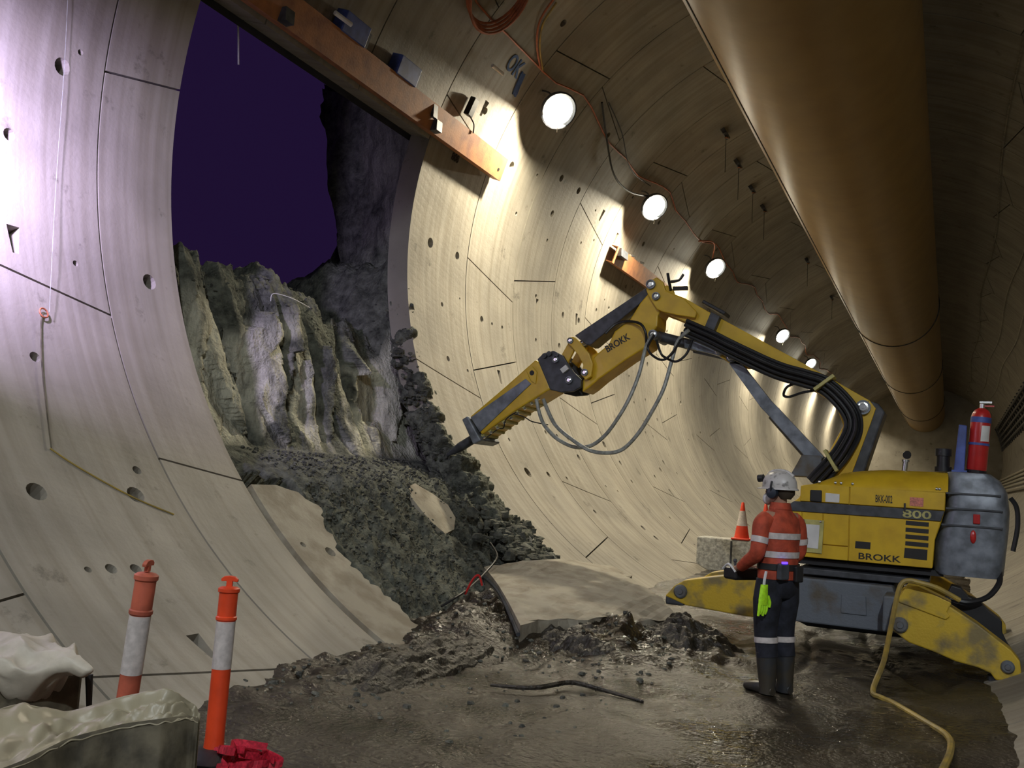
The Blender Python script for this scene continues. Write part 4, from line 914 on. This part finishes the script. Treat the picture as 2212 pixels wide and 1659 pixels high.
mudheap('mud_heap', 'strip of dark muck at the foot of the wall by the bollards', -4.05, 6.9, .42, 1.5, .14, 9)
def remnant():
    YA = [(10.4, 220.5), (10.66, 219.8), (10.96, 221.5), (11.17, 223.4), (11.12, 225.6), (10.84, 227.6), (10.52, 228.3), (10.42, 226.4), (10.37, 224.3), (10.34, 222.2)]
    n = len(YA); mb = MB(); c = (10.7, 224.); vs = []
    for rr, k in ((R+.07, 1.), (R+.06, .5), (R+.06, 0.), (R+.30, 1.05)):
        vs += [tp(c[0]+(y-c[0])*k, c[1]+(a-c[1])*k, rr) for y, a in YA]
    fs = []
    for j in range(n):
        q = (j+1) % n; fs += [(j, q, n+q, n+j), (n+j, n+q, 2*n+q, 2*n+j), (3*n+j, 3*n+q, q, j)]
    fs.append(tuple(3*n+j for j in range(n)))
    return mb.add(vs, fs)
o = obj('concrete_fragment', remnant(), 'dirty_concrete'); tag(o, 'pale flat concrete fragment half buried in the soil spill', 'concrete')
rk = random.Random(8)
rocks = [(-5.55, 12.25, .72, .17, 'pale angular rock on top of the rubble right of the spill', 'raw_concrete'), (-5.30, 11.9, .62, .14, 'dark rock in front of the pale one in the rubble', 'rock'),
 (-5.62, 11.75, .80, .13, 'dark rock highest in the rubble right of the spill', 'rock'), (-5.15, 12.35, .50, .12, 'small grey rock at the right end of the rubble', 'rock'), (-5.0, 11.6, .42, .13, 'squat dark rock behind the fallen slab', 'rock'),
 (-5.2, 12.6, .46, .09, 'smallest rock lying apart at the foot of the lining', 'rock')]
for x, y, z, r, lb, m in rocks:
    o = obj('rock', MB().ball((x, y, z), r*1.2, r*1.1, r*.85, n=9, m=7, jit=.22, rnd=rk), m); tag(o, lb, 'rock', 'rocks in the rubble right of the spill')
pts = []
for _ in range(420): pts.append((rk.gauss(-5.35, .25), rk.gauss(11.95, .35), 0))
pts = [(x, y, max(.12, CZ-math.sqrt(max(0, (R-.03)**2-(x-CX)**2)))+rk.uniform(0, .12)) for x, y, z in pts if x > -6.1]
clods('rubble', pts, 'heap of grey rubble where the spill meets the right lining', .03, .08, 31)
# bent bars and wires
o = obj('bent_bar', MB().tube([(-7.9, 7.90, 6.92), (-7.9, 8.12, 6.97), (-7.9, 8.22, 6.93), (-7.9, 8.25, 6.80), (-7.9, 8.31, 6.40)], .011, n=6), 'label_white'); tag(o, 'thin bent wire hanging in the top of the dark opening', 'wire')
o = obj('bent_bar', MB().tube([(-7.70, 9.04, 3.62), (-7.68, 9.06, 3.72), (-7.6, 9.32, 3.71), (-7.6, 9.70, 3.66)], .005, n=6), 'label_white'); tag(o, 'thin bent wire lying on top of the soil face', 'wire')
P = [tp(y, a, R-.06) for y, a in ((5.66, 173.0), (5.74, 179.9), (5.71, 191.1), (5.48, 204.6))]
o = obj('cord', MB().tube(P, .0025, n=5), 'hose_grey'); tag(o, 'thin pale cord hanging down the near left wall', 'cord')
P = [tp(y, a, R-.02) for y, a in ((5.45, 204.6), (5.40, 205.9), (5.30, 210.4), (5.20, 215.1), (5.12, 218.3))]
o = obj('strap', MB().tube(P, .006, n=5), 'grey_board'); tag(o, 'dark strap on the near wall below the hanging cord', 'strap')
P = [tp(y, a, R-.004) for y, a in ((5.12, 218.3), (5.28, 219.8), (5.52, 221.7), (5.76, 223.4), (6.05, 225.0))]
o = obj('strap', MB().tube(P, .008, n=5), 'yellow_hose'); tag(o, 'brown wire running down across the near wall to the right', 'wire')
o = obj('knot', MB().tube([tp(5.45+.04*math.cos(t), 204.6+.45*math.sin(t), R-.03) for t in np.linspace(0, 6.3, 10)], .008, n=5), 'orange_cable'); tag(o, 'small orange loop at the lower end of the hanging cord', 'cord')
o = obj('stick', MB().tube([(-3.19, 6.67, .03), (-2.86, 6.72, .05), (-2.7, 7.1, .05), (-2.44, 7.12, .03), (-2.08, 7.04, .01)], [.012, .022, .02, .012], n=6), 'wet_muck'); tag(o, 'dark bent length of hose lying in the mud in front of the slab', 'hose')
o = obj('ground_cable', MB().tube([(-4.6, 8.35, .30), (-4.5, 8.6, .42), (-4.75, 9.3, .42), (-4.9, 9.9, .50), (-4.95, 10.3, .66), (-5.3, 10.8, .78)], .013, n=6), 'black_rubber'); tag(o, 'black cable trailing over the soil left of the fallen slab', 'cable')
o = obj('red_cord', MB().tube([(-4.52, 8.7, .40), (-4.45, 8.72, .56), (-4.40, 8.75, .60), (-4.36, 8.76, .50)], .012, n=6), 'red_paint'); tag(o, 'small red cord end sticking up left of the fallen slab', 'cord')

# ------------------------------------------------------------------ YELLOW WATER HOSE
o = obj('water_hose', MB().tube([(.10, 10.02, .74), (-.10, 9.97, .84), (-.258, 9.95, .875), (-.346, 9.95, .885), (-.41, 9.94, .85), (-.444, 9.85, .74), (-.48, 9.5, .46), (-.51, 9.1, .22), (-.56, 8.60, .05), (-.48, 8.42, .035), (-.38, 8.29, .03), (-.14, 7.79, .03), (.01, 7.44, .03), (.03, 7.05, .03), (-.01, 6.55, .03), (-.08, 6.0, .03), (-.3, 5.2, .03)], .024, n=8), 'yellow_hose', smooth=True)
tag(o, 'yellow water hose looping from the machine leg across the mud', 'hose')

# ------------------------------------------------------------------ CONCRETE BLOCK AND CONES
bl = thing('concrete_block', 'grey concrete barrier block by the wall behind the worker', 'concrete block', (-3.95, 19.3, 0))
obj('block', MB().box((-3.90, 19.3, .33), (1.50, .62, .66)), 'raw_concrete', bl, bevel=.025)
obj('lifting_groove', MB().box((-3.95, 18.985, .33), (.03, .02, .6)), 'dark_grey', bl)
def cone(loc, label):
    t = thing('traffic_cone', label, 'traffic cone', loc, group='cones on the concrete block'); x, y, z = loc
    obj('base', MB().box((x, y, z+.02), (.36, .36, .04)), 'cone_orange', t, bevel=.015)
    obj('body', MB().lathe([(.15, .04), (.125, .18), (.113, .25), (.068, .50), (.05, .60), (.028, .74), (.02, .75)], loc, n=20), 'cone_orange', t, smooth=True)
    obj('reflective_sleeve', MB().lathe([(.1105, .28), (.056, .58)], loc, n=20), 'reflective', t, smooth=True)
cone((-3.78, 19.15, .66), 'orange and white traffic cone standing clear of the worker')
cone((-3.36, 19.35, .66), 'orange and white traffic cone half hidden behind the worker')

# ------------------------------------------------------------------ BOLLARDS
def bollard(base, top, col, rf, label, rz):
    t = thing('bollard', label, 'bollard', base); b = Vector(base); ax = (Vector(top)-b); L = ax.length; ax.normalize(); r = .051
    obj('base', MB().lathe([(.19, 0), (.19, .04), (.12, .07), (.07, .085)], b, n=20), 'black_rubber', t, smooth=True)
    obj('post', MB().lathe([(r*1.18, .03), (r*1.05, .10), (r, .14), (r, L*.765), (r*1.12, L*.77), (r*1.12, L*.785), (r, L*.79), (r, L*.915), (r*1.15, L*.922), (r*1.15, L*.94), (r*.9, L*.948), (r*.3, L*.952)], b, ax, n=24), col, t, smooth=True)
    s = obj('sleeve', MB().lathe([(r*1.02, L*.505), (r*1.02, L*.762)], b, ax, n=24), rf, t, smooth=True); s['label'] = 'white reflective sleeve'
    c = b+ax*L; e = Vector((math.cos(rz), math.sin(rz), 0)); e = (e-ax*e.dot(ax)).normalized(); f = ax.cross(e)
    m_ = MB(); prof_ = [(-.016, -.05), (-.016, -.02), (-.045, -.022), (-.047, -.008), (-.03, .006), (0, .010), (.03, .006), (.047, -.008), (.045, -.022), (.016, -.02), (.016, -.05)]
    vs = [c+e*x+ax*z+f*w_ for w_ in (-.011, .011) for x, z in prof_]; n = len(prof_)
    m_.add(vs, [tuple(range(n)), tuple(range(2*n-1, n-1, -1))]+[(i, i+n, (i+1) % n+n, (i+1) % n) for i in range(n)]); obj('tee_handle', m_, col, t, bevel=.003)
bollard((-3.59, 4.08, 0.0), (-3.60, 4.10, .99), 'orange_plastic', 'reflective', 'bright orange bollard with white sleeve at the front', .45)
bollard((-3.685, 3.50, 0.0), (-3.60, 3.50, 1.11), 'faded_orange', 'reflective', 'faded orange bollard behind the plastic sheet', 1.95)

# ------------------------------------------------------------------ PLASTIC SHEET, SACK, TAPE
cb = thing('covered_bag', 'cream plastic sheet crumpled over a bag with a darker front at the bottom left', 'plastic sheet', (-3.4, 3.1, 0))
CT = np.array([(-3.16, 3.47, .43), (-3.18, 3.42, .45), (-3.2, 3.28, .46), (-3.32, 3.17, .44), (-3.38, 2.94, .42), (-3.32, 2.68, .40), (-3.31, 2.40, .38), (-3.31, 2.2, .36)])
BT = np.array([(-3.17, 3.49, .44), (-3.20, 3.47, .49), (-3.26, 3.37, .57), (-3.45, 3.30, .52), (-3.62, 3.12, .45), (-3.72, 2.95, .51), (-3.77, 2.65, .46), (-3.8, 2.4, .42)])
tt = np.linspace(0, 1, len(CT)); tv = np.linspace(0, 1, 160)
Cc = np.stack([np.interp(tv, tt, CT[:, k]) for k in range(3)], -1); Bb = np.stack([np.interp(tv, tt, BT[:, k]) for k in range(3)], -1)
ker = np.ones(9)/9
for q in (Cc, Bb):
    for k in range(3): q[4:-4, k] = np.convolve(q[:, k], ker, 'valid')
Ft = Cc+np.array([.06, -.06, 0]); Ft[:, 2] = -.02; Bk = Bb+np.array([-.05, .07, 0]); Bk[:, 2] = .05
def strip(P, Q, n, fn):
    v = np.linspace(0, 1, n); G = P[:, None]*(1-v)[None, :, None]+Q[:, None]*v[None, :, None]; T, Vv = np.meshgrid(tv, v, indexing='ij'); return fn(G, T, Vv)
def f_side(G, T, Vv):
    bul = .05*np.sin(PI*Vv)+.02*fbm(T*9, Vv*2, T*0+3, 3)*np.sin(PI*Vv); G[..., 0] += bul*.7; G[..., 1] -= bul*.7; return G
def f_top(G, T, Vv):
    w_ = np.sin(PI*np.clip(Vv, 0, 1)); tri = lambda q: 1-2*np.abs(2*(q-np.floor(q))-1)
    fold = .016*tri(Vv*2.3+T*3.1+.4*vnoise(T*6, Vv*2, T*0+1))+.012*tri(T*7.5-Vv*1.2+.5*vnoise(T*5, Vv*2, T*0+7))+.010*tri(T*15+Vv*2+.6*vnoise(T*9, Vv*3, T*0+2))
    G[..., 2] += (fold-.03)*w_+.008*vnoise(T*30, Vv*5, T*0); return G
def f_none(G, T, Vv): return G
for nm, P, Q, n, fn, m in (('bag_side', Ft, Cc, 16, f_side, 'grey_board'), ('top_sheet', Cc+np.array([.012, -.012, -.015]), Bb, 34, f_top, 'plastic_sheet'), ('back_drape', Bb, Bk, 10, f_none, 'plastic_sheet')):  # front side gets a darker colour than the top sheet
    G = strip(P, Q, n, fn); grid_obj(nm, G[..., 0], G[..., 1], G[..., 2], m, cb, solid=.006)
sk = thing('white_sack', 'white sack slumped over a grey box at the left edge', 'sack', (-4.25, 3.42, 0.0))
u = np.linspace(0, 2*PI, 90); v = np.linspace(0, PI, 46); U, V = np.meshgrid(u, v, indexing='ij')
rx = .40+.22*np.exp(-((np.angle(np.exp(1j*(U+.05))))/.22)**2); px = -4.42+rx*np.sin(V)*np.cos(U); py = 3.42+.26*np.sin(V)*np.sin(U); pz = .575+.085*np.cos(V)-.16*np.clip(-np.cos(V), 0, 1)*np.exp(-((px+4.18)/.10)**2)
ph_ = np.arctan2(py-3.36, px+3.85)+.25*vnoise(px*5, py*5, pz*5); nn_ = .012*fbm(px*4, py*4, pz*5, 3)-.042*np.abs(np.sin(ph_*9))*np.clip((-3.85-px)/.3, 0, 1)-.035*np.abs(vnoise(px*7+2, py*2.5, pz*3+4))-.025*np.abs(vnoise(px*14, py*6, pz*6))+.02; sv = np.sin(V)
pz = pz+nn_*(sv+.2)-.03*np.clip((px+3.95)/.3, 0, 1)**2
grid_obj('bag', px, py, pz, 'sack_white', sk)
obj('support_box', MB().box((-4.45, 3.47, .24), (.60, .40, .48)), 'grey_board', sk, bevel=.03)
rt = random.Random(5)
def tape(name, c, n, s, label):
    m_ = MB()
    for _ in range(n):
        p = Vector(c)+Vector((rt.uniform(-s, s), rt.uniform(-s*.6, s*.6), rt.uniform(0, s*.6))); P = [p+Vector((rt.uniform(-s, s), rt.uniform(-s, s), rt.uniform(-.01, s*.7))) for _ in range(4)]
        P = smooth_pts(P, 5); wd = Vector((0, .01, .035)); m_.add([q+wd*k+Vector((0, .004*d, 0)) for q in P for k in (-.5, .5) for d in (0, 1)], [f for i in range(len(P)-1) for f in ((4*i, 4*i+4, 4*i+6, 4*i+2), (4*i+1, 4*i+3, 4*i+7, 4*i+5))])
    o = obj(name, m_, 'red_tape'); tag(o, label, 'tape')
tape('barrier_tape', (-3.36, 4.02, .03), 9, .10, 'crumpled red barrier tape at the foot of the bright bollard')
tape('barrier_tape', (-3.80, 3.60, .36), 3, .035, 'scrap of red tape between the sack and the faded bollard')
o = obj('blade', MB().tube([(-4.02, 3.62, .0), (-4.02, 3.61, .25), (-4.04, 3.60, .48)], [.02, .012, .02], n=6), 'black_rubber'); tag(o, 'black tool handle poking up beside the white sack', 'tool')

# ------------------------------------------------------------------ WORKER
PRZ = math.radians(56); PL = (-1.27, 7.99, 0.02)
W = thing('person', 'worker in orange hi-vis shirt and white helmet standing with a remote control', 'person', PL, PRZ)
def L_(name, mb, m, parent=None, sub=0, **k):
    o = obj(name, mb, m, parent or W, local=True, **k)
    if sub: s = o.modifiers.new('sub', 'SUBSURF'); s.levels = sub; s.render_levels = sub
    return o
HR = Matrix.Rotation(math.radians(14), 4, 'Z')          # head turned to the left
def skin_body():
    V_ = []; E = []; RD = []
    def v(p, r, par=None):
        V_.append(p); RD.append(r)
        if par is not None: E.append((par, len(V_)-1))
        return len(V_)-1
    pel = v((0, 0, .95), (.15, .11)); wa = v((0, .0, 1.10), (.14, .10), pel); che = v((0, .0, 1.32), (.17, .115), wa); nk = v((0, .0, 1.47), (.07, .07), che)
    hd_ = v((0, .01, 1.54), (.058, .062), nk); h2 = v((-.012, .03, 1.63), (.078, .095), hd_); v((-.01, .025, 1.71), (.07, .085), h2)
    for s, hand in ((-1, (-.215, .225, .985)), (1, (.10, .26, .985))):
        sh = v((s*.17, 0, 1.42), (.06, .06), che); el = v((s*.27, -.01, 1.16), (.045, .045), sh); wr = v(hand, (.028, .034), el)
        fw = Vector((.35 if s < 0 else -.45, .85, -.1)).normalized(); sd = fw.cross(Vector((0, 0, 1))).normalized()*(-s)
        pm = v(tuple(Vector(hand)+fw*.06), (.034, .020), wr)
        for q in range(4):
            b0_ = Vector(hand)+fw*(.10)+sd*(.030-.020*q)*1.0+Vector((0, 0, .008)); ln = (.034, .040, .037, .028)[q]
            k0 = v(tuple(b0_), (.0095, .0095), pm); k1 = v(tuple(b0_+fw*ln*.8+Vector((0, 0, -.018))), (.0085, .0085), k0); v(tuple(b0_+fw*ln*.7+Vector((0, 0, -.05))), (.008, .008), k1)
        th0 = v(tuple(Vector(hand)+fw*.035+sd*.042), (.0105, .0105), wr); v(tuple(Vector(hand)+fw*.085+sd*.052+Vector((0, 0, -.012))), (.009, .009), th0)
    for s in (-1, 1):
        hp = v((s*.09, 0, .88), (.095, .095), pel); kn = v((s*.095, .02, .50), (.06, .06), hp); an = v((s*.10, -.01, .10), (.042, .042), kn); v((s*.105, .09, .05), (.03, .025), an)
    me = bpy.data.meshes.new('body'); me.from_pydata(V_, E, []); me.materials.append(MATS['skin'])
    o = bpy.data.objects.new('body', me); COL.objects.link(o); o.parent = W
    sk_ = o.modifiers.new('skin', 'SKIN'); sk_.use_smooth_shade = True
    for i, r in enumerate(RD): me.skin_vertices[0].data[i].radius = r
    me.skin_vertices[0].data[0].use_root = True
    s = o.modifiers.new('sub', 'SUBSURF'); s.levels = 2; s.render_levels = 2
    return o
bd = skin_body()
def sec(z, hx, hy, cy=0., cx=0.): return ((cx, cy, z), (hx, 0, 0), (0, hy, 0))
sh = L_('shirt', MB().loft([sec(.93, .185, .140), sec(1.00, .185, .140), sec(1.10, .178, .135), sec(1.22, .188, .135), sec(1.33, .200, .135), sec(1.42, .188, .112), sec(1.475, .12, .085), sec(1.52, .075, .072), sec(1.535, .072, .070)], n=28), 'shirt_orange', smooth=True)
def sleeve(P, r): return L_('sleeve', MB().tube(P, r, n=14, sub=5), 'shirt_orange', sh, smooth=True)
LS = [(-.145, .0, 1.415), (-.205, .0, 1.36), (-.235, -.01, 1.24), (-.25, .0, 1.13), (-.24, .10, 1.06), (-.22, .20, 1.0)]
RS = [(.145, .0, 1.415), (.205, .0, 1.36), (.235, .0, 1.24), (.24, .02, 1.13), (.19, .13, 1.06), (.11, .24, 1.0)]
sleeve(LS, [.072, .074, .066, .062, .052, .042]); sleeve(RS, [.072, .074, .066, .062, .052, .042])
L_('collar', MB().loft([sec(1.495, .105, .085), sec(1.535, .085, .078), sec(1.55, .082, .076)], n=24, caps=False), 'shirt_orange', sh, smooth=True)
for z0, z1, ax_, ay in ((1.255, 1.305, .196, .140), (1.105, 1.155, .186, .141)): L_('reflective_band', MB().loft([sec(z0, ax_, ay), sec(z1, ax_+.004, ay+.002)], n=28, caps=False), 'reflective', sh, smooth=True)
for P in (LS, RS):
    p = Vector(P[2]); d = (Vector(P[3])-Vector(P[1])).normalized(); L_('reflective_band', MB().cyl(p-d*.025, p+d*.025, .072, .070, n=16, caps=False), 'reflective', sh, smooth=True)
tr_ = MB().loft([sec(1.06, .170, .125), sec(.98, .180, .132), sec(.90, .185, .132), sec(.82, .195, .125), sec(.78, .17, .10)], n=24)
for s in (-1, 1): tr_.tube([(s*.095, 0, .92), (s*.10, .01, .75), (s*.10, .02, .55), (s*.10, .01, .42), (s*.10, -.01, .30)], [.105, .115, .095, .088, .085], n=16, sub=4)
tz = L_('trousers', tr_, 'trouser_navy', smooth=True)
for s in (-1, 1): L_('reflective_band', MB().cyl((s*.10, .012, .46), (s*.10, .008, .415), .097, .095, n=18, caps=False), 'reflective', tz, smooth=True)
for s in (-1, 1):
    b_ = MB().tube([(s*.10, 0, .34), (s*.10, -.01, .22), (s*.10, -.02, .10), (s*.10, -.02, .02)], [.086, .078, .066, .066], n=16, sub=4)
    b_.loft([((s*.10, -.085, .045), (.03, 0, 0), (0, 0, .035)), ((s*.10, -.05, .05), (.052, 0, 0), (0, 0, .048)), ((s*.105, .04, .055), (.052, 0, 0), (0, 0, .052)), ((s*.11, .12, .05), (.055, 0, 0), (0, 0, .042)), ((s*.115, .185, .042), (.045, 0, 0), (0, 0, .034)), ((s*.115, .21, .035), (.02, 0, 0), (0, 0, .018))], n=14)
    L_('boot', b_, 'boot_rubber', smooth=True)
L_('belt', MB().loft([sec(1.005, .194, .148), sec(1.055, .194, .148)], n=28, caps=False), 'black_rubber', smooth=True)
bp_ = L_('battery_pack', MB().box((-.10, -.145, 1.00), (.10, .05, .13)), 'dark_grey', bevel=.012)
L_('indicator', MB().box((-.105, -.165, 1.072), (.05, .02, .018)), 'blue_led', bp_)
L_('tool_pouch', MB().box((.07, -.150, .98), (.09, .04, .13)), 'black_rubber', bevel=.012)
# head gear (turned with the head)
def H(mb):
    mb.v = [tuple(HR @ (Vector(p)-Vector((0, .015, 0)))+Vector((0, .015, 0))) for p in mb.v]; return mb
hm = MB(); n = 24; prof_h = [(1.0, 0), (1.0, .03), (.96, .065), (.84, .10), (.62, .127), (.32, .142), (.05, .147)]; vs = []
for k, z in prof_h: vs += [(.118*k*math.cos(2*PI*j/n), .015+.148*k*math.sin(2*PI*j/n), 1.665+z) for j in range(n)]
hm.add(vs, [(i*n+j, i*n+(j+1) % n, (i+1)*n+(j+1) % n, (i+1)*n+j) for i in range(len(prof_h)-1) for j in range(n)]+[tuple(range((len(prof_h)-1)*n, len(prof_h)*n))])
brim = [(1.02, 1.672), (1.10, 1.660), (1.10, 1.654), (1.0, 1.664)]
vs = []
for k, z in brim: vs += [(.118*k*math.cos(2*PI*j/n), .015+.148*(k+(.28*max(0, math.sin(2*PI*j/n))**3 if k > 1.05 else 0))*math.sin(2*PI*j/n), z) for j in range(n)]
hm.add(vs, [(i*n+j, i*n+(j+1) % n, (i+1)*n+(j+1) % n, (i+1)*n+j) for i in range(3) for j in range(n)])
he = L_('helmet', H(hm), 'helmet_white', smooth=True)
L_('ridge', H(MB().tube([(0, -.11, 1.77), (0, -.05, 1.806), (0, .03, 1.816), (0, .10, 1.798), (0, .15, 1.74)], .012, n=8)), 'helmet_white', he, smooth=True)
L_('headlamp', H(MB().cyl((-.03, .15, 1.745), (-.035, .195, 1.74), .032, n=14)), 'black_rubber', he, smooth=True)
for s in (-1, 1):
    e = L_('earmuff', H(MB().lathe([(.03, -.02), (.045, 0), (.050, .02), (.044, .042), (.02, .05)], (s*.085, .02, 1.625), (s, 0, 0), n=18)), 'earmuff', smooth=True)
    L_('earmuff_arm', H(MB().tube([(s*.125, .02, 1.63), (s*.135, .02, 1.68), (s*.122, .02, 1.72)], .009, n=6)), 'black_rubber', e)
L_('dust_mask', H(MB().ball((0, .115, 1.575), .050, .048, .052, n=14, m=10)), 'mask_white', smooth=True)
L_('nose', H(MB().ball((0, .125, 1.632), .013, .020, .022, n=8, m=6)), 'skin', smooth=True)
for s in (-1, 1): L_('eye', H(MB().ball((s*.032, .112, 1.652), .011, .008, .007, n=8, m=6)), 'black_paint')
L_('hair', H(MB().loft([((0, -.035, 1.58), (.055, 0, 0), (0, .048, 0)), ((0, -.03, 1.62), (.083, 0, 0), (0, .085, 0)), ((0, -.01, 1.675), (.095, 0, 0), (0, .105, 0))], n=18)), 'hair', smooth=True)
# things he carries
def wp(p): return Matrix.Translation(PL) @ Matrix.Rotation(PRZ, 4, 'Z') @ Vector(p)
rc_ = thing('remote_control', 'black remote control box held at the waist by the worker', 'remote control', wp((-.06, .315, .93)), PRZ); bx = Vector((-.06, .315, .93))
def RL(name, mb, m, **k):
    mb.v = [tuple(Vector(p)-bx) for p in mb.v]; return obj(name, mb, m, rc_, local=True, **k)
RL('case', MB().box((-.06, .335, .93), (.32, .15, .10)), 'black_rubber', bevel=.02)
for x in (-.15, .03): RL('joystick', MB().cyl((x, .34, .98), (x, .34, 1.03), .010, n=8).ball((x, .34, 1.035), .018, n=8, m=6), 'dark_grey')
RL('guard_rail', MB().tube([(-.22, .26, .95), (-.235, .33, 1.01), (-.22, .41, .96)], .010, n=6), 'label_white')
gl = thing('work_glove', 'lime yellow work glove clipped to the worker belt', 'glove', wp((-.22, -.07, .98)), PRZ); g0 = Vector((-.22, -.07, .98))
def GL(name, mb, m, **k):
    mb.v = [tuple(Vector(p)-g0) for p in mb.v]; return obj(name, mb, m, gl, local=True, **k)
GL('clip', MB().tube([(-.20, -.06, .99), (-.235, -.08, .93), (-.24, -.08, .88)], .012, n=6), 'mask_white')
g_ = MB().loft([((-.235, -.08, .89), (.035, 0, 0), (0, .022, 0)), ((-.24, -.08, .83), (.042, 0, 0), (0, .022, 0)), ((-.24, -.08, .77), (.052, 0, 0), (0, .02, 0)), ((-.24, -.08, .73), (.05, 0, 0), (0, .018, 0))], n=14)
for q in range(4): g_.tube([(-.278+.025*q, -.08, .74), (-.288+.026*q, -.085, .69), (-.292+.024*q, -.08, .645+.012*(q % 2))], [.014, .013, .010], n=8, sub=3)
g_.tube([(-.195, -.08, .80), (-.175, -.085, .75), (-.178, -.085, .71)], [.015, .014, .010], n=8, sub=3)
GL('glove', g_, 'glove_lime', smooth=True)

# ------------------------------------------------------------------ ROOF BRACKETS between the lamp row and the duct
rb = ['nearest', 'second', 'third', 'fourth', 'fifth', 'farthest']
for i, (y, a) in enumerate(((21.0, 121.1), (22.95, 122.3), (25.0, 122.7), (26.8, 122.8), (34.0, 119.7), (40.9, 118.7))):
    p = tp(y, a, R); ca = math.radians(a); nr = Vector((math.cos(ca), 0, math.sin(ca)))
    t = thing('roof_bracket', '%s of the small dark brackets on the roof left of the duct' % rb[i], 'bracket', p, group='roof brackets left of the duct')
    obj('plate', MB().box(p-nr*.05, (.16, .42, .10), Matrix.Rotation(-ca, 3, 'Y')), 'dark_grey', t, bevel=.01)
    obj('strap', MB().box(p-nr*.12+Vector((0, .1, -.02)), (.05, .34, .03), Matrix.Rotation(.3, 3, 'X')), 'rust_orange', t)
    obj('drop_wire', MB().tube([p-nr*.1, p-nr*.1+Vector((.0, .02, -.45)), p-nr*.1+Vector((.01, .0, -.9))], .008, n=5), 'black_cable', t)
